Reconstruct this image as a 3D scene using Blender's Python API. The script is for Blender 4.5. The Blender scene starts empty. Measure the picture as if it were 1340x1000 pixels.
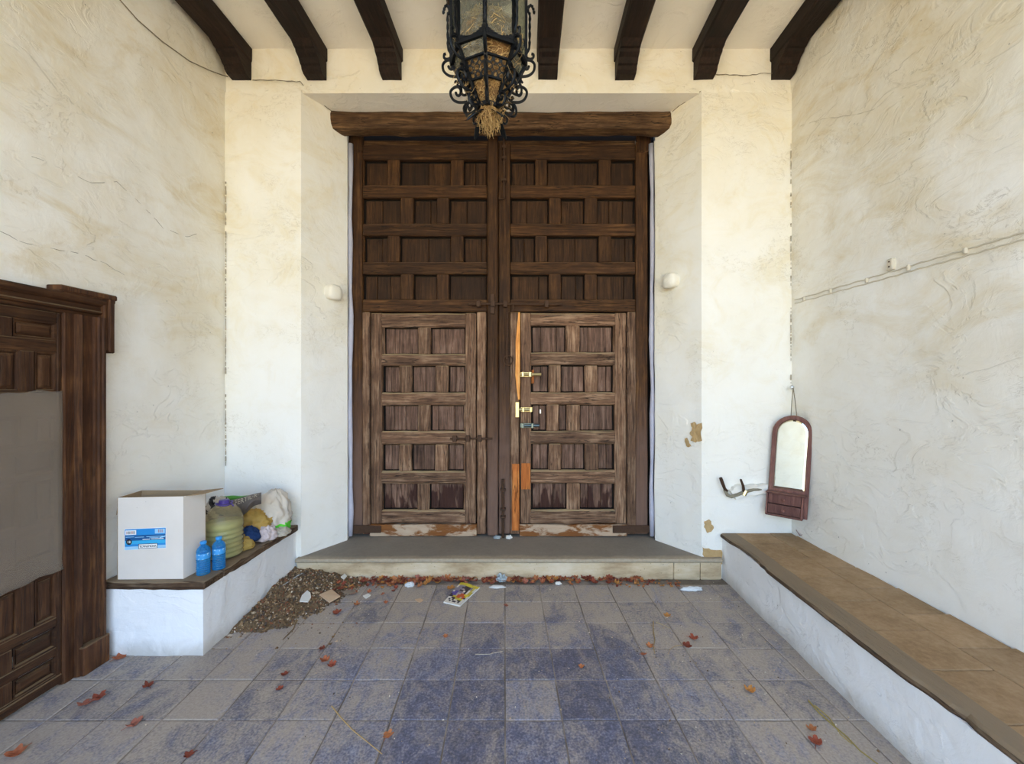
import bpy, bmesh, math, random
from mathutils import Vector, Matrix, noise as MN
random.seed(7)
R = random.random
def U(a, b): return a + (b - a) * R()
def hexc(h):
    f = lambda v: v / 12.92 if v <= .04045 else ((v + .055) / 1.055) ** 2.4
    return tuple(f(int(h[i:i + 2], 16) / 255) for i in (0, 2, 4)) + (1,)

sc = bpy.context.scene
COL = sc.collection
# ------------------------------------------------------------------ camera
F, VX, VY, H = 545.0, 690.0, 505.0, 1.55
cam = bpy.data.cameras.new('camera'); co = bpy.data.objects.new('camera', cam); COL.objects.link(co)
cam.sensor_fit = 'HORIZONTAL'; cam.sensor_width = 36; cam.lens = F / 1340 * 36
cam.shift_x = -(VX - 670) / 1340; cam.shift_y = (VY - 500) / 1340
cam.clip_start = .02; cam.clip_end = 300
co.location = (0, 0, H); co.rotation_euler = (math.pi / 2, 0, 0)
sc.camera = co
# ------------------------------------------------------------------ light
w = bpy.data.worlds.new('sky'); sc.world = w; w.use_nodes = True
wt = w.node_tree; bg = wt.nodes['Background']
sky = wt.nodes.new('ShaderNodeTexSky'); sky.sky_type = 'NISHITA'; sky.sun_disc = False
sky.sun_elevation = math.radians(52); sky.sun_rotation = math.radians(75); sky.altitude = 300
sky.air_density = 1.0; sky.dust_density = 1.6; sky.ozone_density = 1.0
wt.links.new(sky.outputs[0], bg.inputs[0]); bg.inputs[1].default_value = .62
sun = bpy.data.lights.new('sun', 'SUN'); sun.energy = 9.0; sun.angle = math.radians(.53); sun.color = (1, .93, .82)
so = bpy.data.objects.new('sun', sun); COL.objects.link(so)
so.rotation_euler = (math.radians(-8), math.radians(38), 0); so.location = (8, 0, 12)
pl = bpy.data.lights.new('archway_portal', 'AREA'); pl.shape = 'RECTANGLE'; pl.size = 4.5; pl.size_y = 4.3
pl.cycles.is_portal = True
po = bpy.data.objects.new('archway_portal', pl); COL.objects.link(po)
po.location = (-.14, -1.62, 2.15); po.rotation_euler = (math.radians(90), 0, 0)
sc.view_settings.view_transform = 'Standard'; sc.view_settings.look = 'None'
sc.view_settings.gamma = 1; sc.view_settings.use_curve_mapping = False
sc.view_settings.exposure = 1.05

# ------------------------------------------------------------------ pixel -> place (only to take measurements off the photo)
def P(px, py, Y): return Vector(((px - VX) / F * Y, Y, H - (py - VY) / F * Y))
def onZ(px, py, z=0):
    Y = F * (H - z) / (py - VY); return Vector(((px - VX) / F * Y, Y, z))
WL, WB = -2.44, 3.36                      # left wall, back wall plane
def wr(Y): return 2.133 + .05 * (WB - Y)  # right wall, slightly splayed
def onL(px, py, X=WL):
    Y = X * F / (px - VX); return Vector((X, Y, H - (py - VY) / F * Y))
def onR(px, py, d=0.0):
    k = (px - VX) / F; Y = (2.133 + .05 * WB - d) / (k + .05); return Vector((k * Y, Y, H - (py - VY) / F * Y))

# ------------------------------------------------------------------ node helpers
class NT:
    def __init__(s, name):
        s.m = bpy.data.materials.new(name); s.m.use_nodes = True; s.t = s.m.node_tree
        s.b = s.t.nodes['Principled BSDF']; s.out = s.t.nodes['Material Output']
    def put(s, sock, v):
        if isinstance(v, bpy.types.NodeSocket): s.t.links.new(v, sock)
        else: sock.default_value = v
    def node(s, ty, **kw):
        n = s.t.nodes.new(ty)
        for k, v in kw.items(): setattr(n, k, v)
        return n
    def math(s, op, a, b=0.0, clamp=False):
        n = s.node('ShaderNodeMath', operation=op, use_clamp=clamp); s.put(n.inputs[0], a); s.put(n.inputs[1], b); return n.outputs[0]
    def noise(s, vec, scale, detail=4, rough=.55, dist=0.0, out=0):
        n = s.node('ShaderNodeTexNoise'); s.put(n.inputs['Vector'], vec); s.put(n.inputs['Scale'], scale)
        s.put(n.inputs['Detail'], detail); s.put(n.inputs['Roughness'], rough); s.put(n.inputs['Distortion'], dist); return n.outputs[out]
    def voro(s, vec, scale, feature='F1', out=0):
        n = s.node('ShaderNodeTexVoronoi', feature=feature); s.put(n.inputs['Vector'], vec); s.put(n.inputs['Scale'], scale); return n.outputs[out]
    def ramp(s, fac, stops, interp='LINEAR'):
        n = s.node('ShaderNodeValToRGB'); s.put(n.inputs[0], fac); cr = n.color_ramp; cr.interpolation = interp
        while len(cr.elements) < len(stops): cr.elements.new(.5)
        for e, (p, c) in zip(cr.elements, stops):
            e.position = p; e.color = c if len(c) == 4 else tuple(c) + (1,)
        return n.outputs[0]
    def step(s, v, a, b):
        n = s.node('ShaderNodeMapRange', interpolation_type='SMOOTHSTEP'); s.put(n.inputs[0], v)
        n.inputs[1].default_value = a; n.inputs[2].default_value = b; return n.outputs[0]
    def mix(s, f, a, b, bt='MIX'):
        n = s.node('ShaderNodeMix', data_type='RGBA', blend_type=bt); s.put(n.inputs[0], f); s.put(n.inputs[6], a); s.put(n.inputs[7], b); return n.outputs[2]
    def bump(s, h, strength=.4, dist=.01, normal=None):
        n = s.node('ShaderNodeBump'); s.put(n.inputs['Height'], h); n.inputs['Strength'].default_value = strength
        n.inputs['Distance'].default_value = dist
        if normal is not None: s.put(n.inputs['Normal'], normal)
        return n.outputs[0]
    def map(s, vec, scale=(1, 1, 1), loc=(0, 0, 0)):
        n = s.node('ShaderNodeMapping'); s.put(n.inputs[0], vec); s.put(n.inputs[1], loc); s.put(n.inputs[3], scale); return n.outputs[0]
    def obj(s): return s.node('ShaderNodeTexCoord').outputs['Object']
    def pos(s): return s.node('ShaderNodeNewGeometry').outputs['Position']
    def nrm(s): return s.node('ShaderNodeNewGeometry').outputs['True Normal']
    def rnd(s): return s.node('ShaderNodeObjectInfo').outputs['Random']
    def xyz(s, v):
        n = s.node('ShaderNodeSeparateXYZ'); s.put(n.inputs[0], v); return n.outputs
    def comb(s, x, y, z):
        n = s.node('ShaderNodeCombineXYZ'); s.put(n.inputs[0], x); s.put(n.inputs[1], y); s.put(n.inputs[2], z); return n.outputs[0]
    def vadd(s, a, b):
        n = s.node('ShaderNodeVectorMath', operation='ADD'); s.put(n.inputs[0], a); s.put(n.inputs[1], b); return n.outputs[0]
    def done(s, col, rough=.6, normal=None, spec=.5, metal=0.0, **kw):
        s.put(s.b.inputs['Base Color'], col); s.put(s.b.inputs['Roughness'], rough); s.put(s.b.inputs['Metallic'], metal)
        s.put(s.b.inputs['Specular IOR Level'], spec)
        if normal is not None: s.put(s.b.inputs['Normal'], normal)
        for k, v in kw.items(): s.put(s.b.inputs[k.replace('_', ' ')], v)
        return s.m

def m_wood(name, dark, mid, light, axis='Z', dust=None, dusta=.6, rough=.7, crack=.5, stain=None, bleach_and_light=None):
    t = NT(name); r = t.rnd()
    st = {'Z': (1, 1, .07), 'X': (.07, 1, 1), 'Y': (1, .07, 1)}[axis]
    off = t.comb(t.math('MULTIPLY', r, 17.0), t.math('MULTIPLY', r, 9.0), t.math('MULTIPLY', r, 23.0))
    p = t.vadd(t.obj(), off); v = t.map(p, st)
    g = t.noise(v, 46, 7, .62, .6); g2 = t.noise(p, 5, 4, .6)
    c = t.ramp(t.math('ADD', t.math('MULTIPLY', g, .62), t.math('MULTIPLY', g2, .38)), [(.34, dark), (.5, mid), (.66, light)])
    tone = t.math('ADD', .78, t.math('MULTIPLY', r, .44)); tn = t.comb(tone, tone, tone)
    c = t.mix(1.0, c, tn, 'MULTIPLY')
    ck = t.noise(t.map(p, tuple(x * .8 if x == 1 else x * .35 for x in st)), 30, 4, .6, 1.6)
    cm = t.math('SUBTRACT', 1.0, t.step(t.math('ABSOLUTE', t.math('SUBTRACT', ck, .5)), .0, .034))
    cm = t.math('MULTIPLY', cm, t.math('MULTIPLY', t.step(g2, .36, .56), crack))
    c = t.mix(cm, c, tuple(x * .18 for x in dark[:3]) + (1,))
    z = t.xyz(t.pos())[2]
    if bleach_and_light:      # sun-bleached, rain-washed lower boards, with their stronger light painted in too
        z0, z1, bc, ba = bleach_and_light
        bm_ = t.math('MULTIPLY', t.step(t.math('ADD', z, t.math('MULTIPLY', t.math('SUBTRACT', g2, .5), .9)), z1, z0), ba)
        c = t.mix(bm_, c, t.mix(g, tuple(x * .62 for x in bc[:3]) + (1,), bc))
    if stain:       # old splash stains running up from the bottom
        sc_, zt = stain
        dn = t.noise(t.map(p, (1, 1, .22)), 15, 3, .5, .3)
        sm = t.step(t.math('SUBTRACT', t.math('ADD', dn, .0), t.math('MULTIPLY', t.math('SUBTRACT', z, zt), .9)), .52, .60)
        c = t.mix(t.math('MULTIPLY', sm, .85), c, sc_)
    if dust:
        nz = t.xyz(t.nrm())[2]
        dm = t.math('MULTIPLY', t.step(nz, .3, .9), dusta)
        c = t.mix(dm, c, dust)
    h = t.math('SUBTRACT', g, t.math('MULTIPLY', cm, 1.5))
    return t.done(c, rough, t.bump(h, .45, .006), spec=.28)

def m_plain(name, col, rough=.6, metal=0, var=.0, bump=0, bscale=30, spec=.4, **kw):
    t = NT(name); c = col
    n = None
    if var or bump:
        n = t.noise(t.obj(), bscale, 5, .6)
        c = t.mix(n, tuple(x * (1 - var) for x in col[:3]) + (1,), tuple(min(1, x * (1 + var)) for x in col[:3]) + (1,))
    return t.done(c, rough, t.bump(n, bump, .004) if bump else None, spec=spec, metal=metal, **kw)

def m_plaster(name, white, ochre, amt=.35, flecks=True, tint=None):
    t = NT(name); p = t.pos()
    a = t.noise(p, 1.1, 5, .62, .4); b = t.noise(p, 5.5, 6, .65, .8); c_ = t.noise(p, 26, 6, .6, .3)
    diag = t.noise(t.map(p, (1, .45, 1)), 3.2, 6, .7, 1.2)
    z = t.xyz(p)[2]
    old = t.math('MULTIPLY', t.step(z, .7, 2.7), .75)      # ochre stains strengthen with height, painting warm bounce light into the upper plaster
    f = t.math('MULTIPLY', t.math('ADD', t.math('MULTIPLY', t.step(a, .3, .75), .55), t.math('MULTIPLY', t.step(diag, .45, .75), .45)), t.math('ADD', .25, old))  # 'old' is the warm bounce light painted in with height
    col = t.mix(t.math('MULTIPLY', f, amt * 2), white, ochre)
    # trowel facets and lifted scales
    ms = t.noise(t.map(p, (1, 1, 1.6)), 9, 7, .62, 1.5)
    edge = t.math('SUBTRACT', 1.0, t.step(t.math('ABSOLUTE', t.math('SUBTRACT', ms, .52)), 0, .016))
    edge = t.math('MULTIPLY', edge, t.step(t.noise(p, 2.3, 3, .6), .54, .66))
    col = t.mix(t.math('MULTIPLY', edge, .32), col, tuple(x * .5 for x in ochre[:3]) + (1,))
    if flecks:
        vd = t.voro(t.vadd(p, t.comb(0, 0, t.math('MULTIPLY', b, .04))), 9.0)
        fl = t.math('SUBTRACT', 1.0, t.step(vd, .018, .05))
        fl = t.math('MULTIPLY', fl, t.step(a, .47, .6))
        col = t.mix(t.math('MULTIPLY', fl, .75), col, hexc('4a4238'))
    # damp grime low down
    gr = t.math('MULTIPLY', t.math('SUBTRACT', 1.0, t.step(t.math('ADD', z, t.math('MULTIPLY', b, .16)), .05, .2)), .5)
    col = t.mix(gr, col, hexc('8d8068'))
    ms2 = t.noise(t.map(p, (1, 1, 1.5)), 3.6, 8, .58, .9)
    sc2 = t.math('MULTIPLY', t.step(ms2, .46, .53), t.step(a, .35, .62))
    h = t.math('ADD', t.math('MULTIPLY', sc2, .55), t.math('ADD', t.math('MULTIPLY', b, .9), t.math('ADD', t.math('MULTIPLY', c_, .14), t.math('MULTIPLY', edge, -.25))))
    return t.done(col, .85, t.bump(h, .5, .012), spec=.2)

M = {}
M['plaster'] = m_plaster('plaster', hexc('f4f2ec'), hexc('d6c396'), .52)
M['plaster_back'] = m_plaster('plaster_back', hexc('f5f2ea'), hexc('e2d09f'), .34)
M['plaster_ceiling'] = m_plaster('plaster_ceiling', hexc('f3ede2'), hexc('e6d9c0'), .2, False)
M['limewash'] = m_plaster('limewash', hexc('f4f4f4'), hexc('cfc6b4'), .25)
DU = hexc('8c7a5c')
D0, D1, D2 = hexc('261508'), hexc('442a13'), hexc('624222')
M['door_v'] = m_wood('door_wood_v', D0, D1, D2, 'Z', hexc('85664a'), .6, bleach_and_light=(.35, 1.9, hexc('86695a'), .85))
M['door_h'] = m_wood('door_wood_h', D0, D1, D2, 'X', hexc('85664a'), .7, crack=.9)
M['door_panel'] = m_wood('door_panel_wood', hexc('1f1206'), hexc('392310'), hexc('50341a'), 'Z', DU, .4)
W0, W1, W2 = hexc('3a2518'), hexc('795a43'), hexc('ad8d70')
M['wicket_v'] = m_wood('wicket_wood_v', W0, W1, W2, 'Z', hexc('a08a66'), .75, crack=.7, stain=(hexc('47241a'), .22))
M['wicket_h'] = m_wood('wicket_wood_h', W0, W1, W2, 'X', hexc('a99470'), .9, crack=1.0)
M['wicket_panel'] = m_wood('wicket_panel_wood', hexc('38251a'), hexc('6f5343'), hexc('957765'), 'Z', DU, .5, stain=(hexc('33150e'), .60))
M['raw_wood'] = m_wood('raw_split_wood', hexc('b06a2c'), hexc('d99249'), hexc('f0b870'), 'Z', None, crack=.3)
M['raw_wood_old'] = m_wood('raw_old_wood', hexc('7a3f1c'), hexc('b0652c'), hexc('c98445'), 'Z', None, crack=.8)
t = NT('worn_kick_board'); p = t.obj(); n1 = t.noise(t.map(p, (.35, 1, 1)), 14, 6, .65, .5); n2 = t.noise(t.map(p, (.2, 1, 1)), 40, 5, .6)
M['kick'] = t.done(t.mix(t.step(n1, .44, .56), t.mix(n2, hexc('c9b59c'), hexc('b08f72')), t.mix(n2, hexc('6a3c22'), hexc('94612f'))), .75, t.bump(n2, .4, .005), spec=.25)
M['beam'] = m_wood('beam_wood', hexc('120a05'), hexc('21140b'), hexc('35241a'), 'Y', hexc('4a3a2a'), .4)
M['lintel'] = m_wood('lintel_wood', hexc('2e1c0e'), hexc('5e4228'), hexc('8d6c48'), 'X', hexc('a08666'), .7, crack=1.0)
M['side_door'] = m_wood('side_door_wood', hexc('26150a'), hexc('412714'), hexc('5f4128'), 'Z', hexc('7d674b'), .85)
M['side_door_h'] = m_wood('side_door_wood_h', hexc('26150a'), hexc('3f2613'), hexc('5c3e25'), 'Y', hexc('7d674b'), .85)
M['frame'] = m_wood('side_frame_wood', hexc('2b170b'), hexc('4a2c17'), hexc('6a4627'), 'Z', hexc('7d674b'), .7, stain=(hexc('7a4a26'), -.1))
M['mirror_wood'] = m_wood('mirror_wood', hexc('533430'), hexc('714c44'), hexc('865f55'), 'Z', hexc('8f6b5c'), .4, crack=.1)
M['nosing'] = m_wood('bench_nosing_wood', hexc('2a1a12'), hexc('54402f'), hexc('8a7660'), 'Y', hexc('8c7a62'), .9, crack=1)
M['iron'] = m_plain('black_iron', hexc('15171a'), .45, .6, .3, .2, 60)
M['rust'] = m_plain('rusty_iron', hexc('4d3626'), .7, .3, .4, .4, 70)
M['brass'] = m_plain('brass', hexc('d3c08a'), .33, 1.0)
M['steel'] = m_plain('dark_steel', hexc('6a7470'), .3, .9)
M['chrome'] = m_plain('chrome', hexc('d9dcdc'), .15, 1.0)
M['dark'] = m_plain('dark_gap', hexc('1a130d'), .9)
# slate floor tiles under dust
t = NT('slate_tile'); p = t.pos(); X_, Y_, Z_ = t.xyz(p)[:3]; r = t.rnd()
n1 = t.noise(p, 3.2, 6, .65, .6); n2 = t.noise(p, 24, 6, .7, .5); n3 = t.noise(p, 95, 4, .6)
n4 = t.noise(t.map(p, (1, .6, 1)), 9, 7, .75, 1.0)
base = t.ramp(t.math('ADD', t.math('MULTIPLY', t.math('ADD', t.math('MULTIPLY', n2, .5), t.math('MULTIPLY', n3, .5)), .86), t.math('MULTIPLY', r, .14)), [(.3, hexc('272c3c')), (.48, hexc('535a77')), (.68, hexc('a2a7bb'))])
d = t.math('ADD', t.math('MULTIPLY', t.math('MAXIMUM', t.math('SUBTRACT', t.math('ABSOLUTE', t.math('ADD', X_, .12)), .55), 0), .45),
           t.math('MULTIPLY', t.math('MAXIMUM', t.math('SUBTRACT', Y_, 2.35), 0), .75))
d = t.math('MINIMUM', d, .38)
d = t.math('ADD', d, t.math('ADD', t.math('MULTIPLY', t.math('SUBTRACT', n1, .5), .8), t.math('MULTIPLY', t.math('SUBTRACT', r, .5), .2)))
d = t.math('ADD', d, t.math('MULTIPLY', t.math('SUBTRACT', n4, .5), 2.1))
d = t.math('ADD', d, t.math('MULTIPLY', t.math('SUBTRACT', n3, .5), .9))
dm = t.math('ADD', .12, t.math('MULTIPLY', t.step(d, -.28, .58), .88))
dust = t.mix(n3, hexc('8e8172'), hexc('c4b8aa'))
M['slate'] = t.done(t.mix(dm, base, dust), t.math('ADD', .38, t.math('MULTIPLY', dm, .45)), t.bump(t.math('ADD', t.math('MULTIPLY', n2, .6), t.math('MULTIPLY', n3, .5)), .45, .005), spec=.5)
t = NT('floor_dirt'); p = t.pos(); n2 = t.noise(p, 40, 6, .7)
n5 = t.noise(p, 2.6, 4, .6)
M['floor_dirt'] = t.done(t.mix(t.step(n5, .42, .6), t.mix(n2, hexc('5d544a'), hexc('8a7f73')), t.mix(n2, hexc('85796b'), hexc('b5a99b'))), .9, t.bump(n2, .5, .004), spec=.2)
t = NT('gravel_yard'); p = t.pos(); n2 = t.noise(p, 14, 6, .7)
M['yard'] = t.done(t.mix(n2, hexc('b59f78'), hexc('d8c6a0')), .95, spec=.1)
# clay bench tiles
t = NT('clay_tile'); p = t.pos(); r = t.rnd(); n1 = t.noise(p, 4, 5, .6); n2 = t.noise(p, 40, 5, .65)
c = t.ramp(t.math('ADD', t.math('MULTIPLY', n1, .6), t.math('MULTIPLY', n2, .4)), [(.3, hexc('836848')), (.5, hexc('a08462')), (.72, hexc('b79c7a'))])
tn = t.math('ADD', .9, t.math('MULTIPLY', r, .2))
M['clay'] = t.done(t.mix(1.0, c, t.comb(tn, tn, tn), 'MULTIPLY'), .88, t.bump(n2, .4, .003), spec=.2)
# stone
t = NT('step_tread_stone'); p = t.pos(); n1 = t.noise(p, 3, 6, .6); n2 = t.noise(p, 45, 5, .6)
fr = t.step(t.math('SUBTRACT', t.math('MULTIPLY', t.math('SUBTRACT', n1, .5), .14), t.xyz(p)[1]), -3.40, -3.33)
M['tread'] = t.done(t.mix(fr, t.mix(t.math('ADD', t.math('MULTIPLY', n1, .6), t.math('MULTIPLY', n2, .4)), hexc('6f685e'), hexc('a19789')), t.mix(n2, hexc('9a8a72'), hexc('bcae98'))), .85, t.bump(n2, .3, .004), spec=.25)
t = NT('step_riser_stone'); p = t.pos(); n1 = t.noise(t.map(p, (.5, 1, 1.5)), 5, 6, .65); n2 = t.noise(p, 40, 5, .6); spk = t.voro(p, 26)
c = t.ramp(n1, [(.3, hexc('a58c6c')), (.5, hexc('cdb896')), (.7, hexc('dccdb4'))])
c = t.mix(t.math('MULTIPLY', t.math('SUBTRACT', 1.0, t.step(spk, .06, .14)), .5), c, hexc('6a5038'))
M['riser'] = t.done(c, .85, t.bump(n2, .35, .005), spec=.2)
t = NT('bare_plaster'); p = t.pos(); n2 = t.noise(p, 35, 5, .6)
M['bare'] = t.done(t.mix(n2, hexc('a78757'), hexc('ccb083')), .9, t.bump(n2, .4, .004), spec=.1)
M['lilac'] = m_plain('lilac_pipe', hexc('b9b8c6'), .5, 0, .15, .2, 18)
M['white_paint'] = m_plain('white_paint', hexc('eeeae0'), .7, 0, .06, .3, 25)
M['cable'] = m_plain('old_cable', hexc('7c705c'), .7, 0, .2)
M['cable_white'] = m_plain('painted_cable', hexc('d2c9b6'), .8, 0, .1)

# ------------------------------------------------------------------ mesh builder
class MB:
    def __init__(s): s.v = []; s.f = []; s.mi = []; s.cur = 0
    def add(s, vs, fs, mi=None):
        o = len(s.v); s.v += [tuple(v) for v in vs]; s.f += [tuple(i + o for i in f) for f in fs]
        s.mi += [s.cur if mi is None else mi] * len(fs); return s
    def quad(s, a, b, c, d, mi=None): return s.add([a, b, c, d], [(0, 1, 2, 3)], mi)
    def box(s, x0, x1, y0, y1, z0, z1, b=.0, j=0.0, mi=None, n=1, axis=2):
        """chamfered bar; along `axis` it has n sections jittered by j (worn edges)"""
        lo = [x0, y0, z0]; hi = [x1, y1, z1]
        A, B = [i for i in range(3) if i != axis]
        if axis == 1: A, B = B, A
        b = min(b, (hi[A] - lo[A]) * .45, (hi[B] - lo[B]) * .45, (hi[axis] - lo[axis]) * .45)
        if b <= 0:
            vs = [(x, y, z) for x in (x0, x1) for y in (y0, y1) for z in (z0, z1)]
            return s.add(vs, [(0, 1, 3, 2), (4, 6, 7, 5), (0, 4, 5, 1), (2, 3, 7, 6), (0, 2, 6, 4), (1, 5, 7, 3)], mi)
        rings = []
        def ring(t, ins, c):
            a0, a1, b0, b1 = lo[A] + ins, hi[A] - ins, lo[B] + ins, hi[B] - ins
            q = [(a0 + c, b0), (a1 - c, b0), (a1, b0 + c), (a1, b1 - c), (a1 - c, b1), (a0 + c, b1), (a0, b1 - c), (a0, b0 + c)]
            out = []
            for (u, w_) in q:
                k = [0, 0, 0]; k[axis] = t; k[A] = u + U(-j, j); k[B] = w_ + U(-j, j); out.append(tuple(k))
            return out
        L0, L1 = lo[axis], hi[axis]
        rings.append(ring(L0, b * .8, b * .5))
        for i in range(n + 1):
            tt = L0 + b + (L1 - L0 - 2 * b) * i / n
            rings.append(ring(tt, 0, b))
        rings.append(ring(L1, b * .8, b * .5))
        vs = [v for r_ in rings for v in r_]; fs = []
        for i in range(len(rings) - 1):
            for k in range(8):
                fs.append((i * 8 + k, i * 8 + (k + 1) % 8, i * 8 + 8 + (k + 1) % 8, i * 8 + 8 + k))
        fs.append(tuple(range(7, -1, -1))); e = (len(rings) - 1) * 8; fs.append(tuple(range(e, e + 8)))
        return s.add(vs, fs, mi)
    def tube(s, pts, rad, sides=6, mi=None, cap=True):
        pts = [Vector(p_) for p_ in pts]; n = len(pts); rr = rad if isinstance(rad, (list, tuple)) else [rad] * n
        vs = []; fs = []; up = None
        for i in range(n):
            d_ = (pts[min(i + 1, n - 1)] - pts[max(i - 1, 0)]).normalized()
            if up is None:
                up = Vector((0, 0, 1)) if abs(d_.z) < .9 else Vector((1, 0, 0))
            a = d_.cross(up)
            if a.length < 1e-5: a = d_.cross(Vector((.3, 1, .2)))
            a.normalize(); up = a.cross(d_).normalized()
            for k in range(sides):
                an = 2 * math.pi * k / sides
                vs.append(pts[i] + (a * math.cos(an) + up * math.sin(an)) * rr[i])
        for i in range(n - 1):
            for k in range(sides):
                fs.append((i * sides + k, i * sides + (k + 1) % sides, (i + 1) * sides + (k + 1) % sides, (i + 1) * sides + k))
        if cap: fs.append(tuple(range(sides - 1, -1, -1))); fs.append(tuple(range((n - 1) * sides, n * sides)))
        return s.add(vs, fs, mi)
    def lathe(s, prof, c=(0, 0, 0), sides=24, mi=None, fun=None):
        vs = []; fs = []; n = len(prof)
        for (r_, z) in prof:
            for k in range(sides):
                a = 2 * math.pi * k / sides
                q = fun(r_, z, a) if fun else r_
                vs.append((c[0] + q * math.cos(a), c[1] + q * math.sin(a), c[2] + z))
        for i in range(n - 1):
            for k in range(sides):
                fs.append((i * sides + k, i * sides + (k + 1) % sides, (i + 1) * sides + (k + 1) % sides, (i + 1) * sides + k))
        fs.append(tuple(range(sides - 1, -1, -1))); fs.append(tuple(range((n - 1) * sides, n * sides)))
        return s.add(vs, fs, mi)
    def extrude(s, poly, axis, t0, t1, mi=None):
        """polygon in the two other axes, extruded along axis"""
        A, B = [i for i in range(3) if i != axis]; n = len(poly)
        def pt(u, w_, t_):
            k = [0, 0, 0]; k[A] = u; k[B] = w_; k[axis] = t_; return tuple(k)
        vs = [pt(u, w_, t0) for u, w_ in poly] + [pt(u, w_, t1) for u, w_ in poly]
        fs = [tuple(range(n - 1, -1, -1)), tuple(range(n, 2 * n))] + [(k, (k + 1) % n, n + (k + 1) % n, n + k) for k in range(n)]
        return s.add(vs, fs, mi)
    def grid(s, fn, nu, nv, mi=None):
        vs = [fn(i / nu, k / nv) for i in range(nu + 1) for k in range(nv + 1)]
        return s.add(vs, [(i * (nv + 1) + k, (i + 1) * (nv + 1) + k, (i + 1) * (nv + 1) + k + 1, i * (nv + 1) + k + 1) for i in range(nu) for k in range(nv)], mi)
    def build(s, name, mats, parent=None, smooth=False, off=None, kind=None):
        me = bpy.data.meshes.new(name)
        o3 = Vector(off) if off is not None else (Vector(parent['_o']) if parent is not None and '_o' in parent else Vector((0, 0, 0)))
        me.from_pydata([tuple(Vector(v) - o3) for v in s.v], [], s.f)
        for m_ in (mats if isinstance(mats, (list, tuple)) else [mats]): me.materials.append(m_)
        if any(s.mi): me.polygons.foreach_set('material_index', s.mi)
        bm = bmesh.new(); bm.from_mesh(me); bmesh.ops.recalc_face_normals(bm, faces=bm.faces); bm.to_mesh(me); bm.free()
        if smooth: me.polygons.foreach_set('use_smooth', [True] * len(me.polygons))
        me.update()
        o = bpy.data.objects.new(name, me); COL.objects.link(o)
        if parent is not None: o.parent = parent; o['_o'] = tuple(o3)
        else: o.location = o3; o['_o'] = tuple(o3)
        if kind: o['kind'] = kind
        return o
def tag(o, label=None, cat=None, group=None, kind=None):
    if label: o['label'] = label
    if cat: o['category'] = cat
    if group: o['group'] = group
    if kind: o['kind'] = kind
    return o
def thing(name, loc, label, cat, group=None, kind=None):
    o = bpy.data.objects.new(name, None); COL.objects.link(o); o.location = loc; o['_o'] = tuple(loc); o.empty_display_size = .1
    return tag(o, label, cat, group, kind)
def bx(name, mat, parent, *a, **k):
    lab = k.pop('label', None); o = MB().box(*a, **k).build(name, mat, parent)
    if lab: o['label'] = lab
    return o
def text_mb(body, size, mat4, extr=.0004):
    cu = bpy.data.curves.new('lettering', 'FONT'); cu.body = body; cu.size = size; cu.align_x = 'CENTER'; cu.align_y = 'CENTER'; cu.extrude = extr; cu.resolution_u = 2
    o = bpy.data.objects.new('lettering', cu); COL.objects.link(o)
    dg = bpy.context.evaluated_depsgraph_get(); me = bpy.data.meshes.new_from_object(o.evaluated_get(dg))
    mb = MB(); mb.add([mat4 @ v.co for v in me.vertices], [tuple(p_.vertices) for p_ in me.polygons])
    bpy.data.objects.remove(o); bpy.data.curves.remove(cu); bpy.data.meshes.remove(me); return mb
def nz(x, y, z, s, o=3): return MN.fractal(Vector((x * s, y * s, z * s)), .9, 2.0, o)

# ================================================================== STRUCTURE
def wall_noise(p_): return .010 * nz(p_[0] + 3, p_[1], p_[2], 1.3, 2) + .0045 * nz(p_[0], p_[1] + 7, p_[2], 5, 3) + .0016 * nz(p_[0], p_[1], p_[2] + 4, 18, 2)
def patch(mb, o_, du, dv, nrm, step=.03, fade=()):
    """displaced rectangle; fade lists edges (u0,u1,v0,v1) that stay straight"""
    o_, du, dv, nrm = Vector(o_), Vector(du), Vector(dv), Vector(nrm).normalized()
    nu, nv = max(2, int(du.length / step)), max(2, int(dv.length / step))
    def fn(u, v):
        q = o_ + du * u + dv * v; k = 1
        for e in fade:
            d_ = {'u0': u * du.length, 'u1': (1 - u) * du.length, 'v0': v * dv.length, 'v1': (1 - v) * dv.length}[e]
            k *= min(1, d_ / .12 + .06)
        return q + nrm * wall_noise(q) * k
    mb.grid(fn, nu, nv)
CE, Y0 = 4.28, -1.6
mb = MB(); patch(mb, (WL, Y0, -.02), (0, WB + .03 - Y0, 0), (0, 0, CE + .06), (1, 0, 0), .04)
tag(mb.build('wall_left', M['plaster'], smooth=True), kind='structure')
mb = MB(); patch(mb, (wr(Y0), Y0, -.02), (wr(WB + .03) - wr(Y0), WB + .03 - Y0, 0), (0, 0, CE + .06), (-1, 0, 0), .04)
tag(mb.build('wall_right', M['plaster'], smooth=True), kind='structure')
XL0, XL1, XR0, XR1, YJ, ZS = -1.825, -1.607, 1.406, 1.142, 3.72, 3.918
back = MB()
patch(back, (WL - .03, WB, -.02), (XL0 - WL + .03, 0, 0), (0, 0, ZS + .02), (0, -1, 0), .03, ('u1',))
patch(back, (XR0, WB, -.02), (2.17 - XR0, 0, 0), (0, 0, ZS + .02), (0, -1, 0), .03, ('u0',))
patch(back, (WL - .03, WB + .012, ZS), (2.2 - WL, 0, 0), (0, 0, CE + .04 - ZS), (0, -1, 0), .04, ('v0',))
wall_back = tag(back.build('wall_back', M['plaster_back'], smooth=True), kind='structure')
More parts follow.
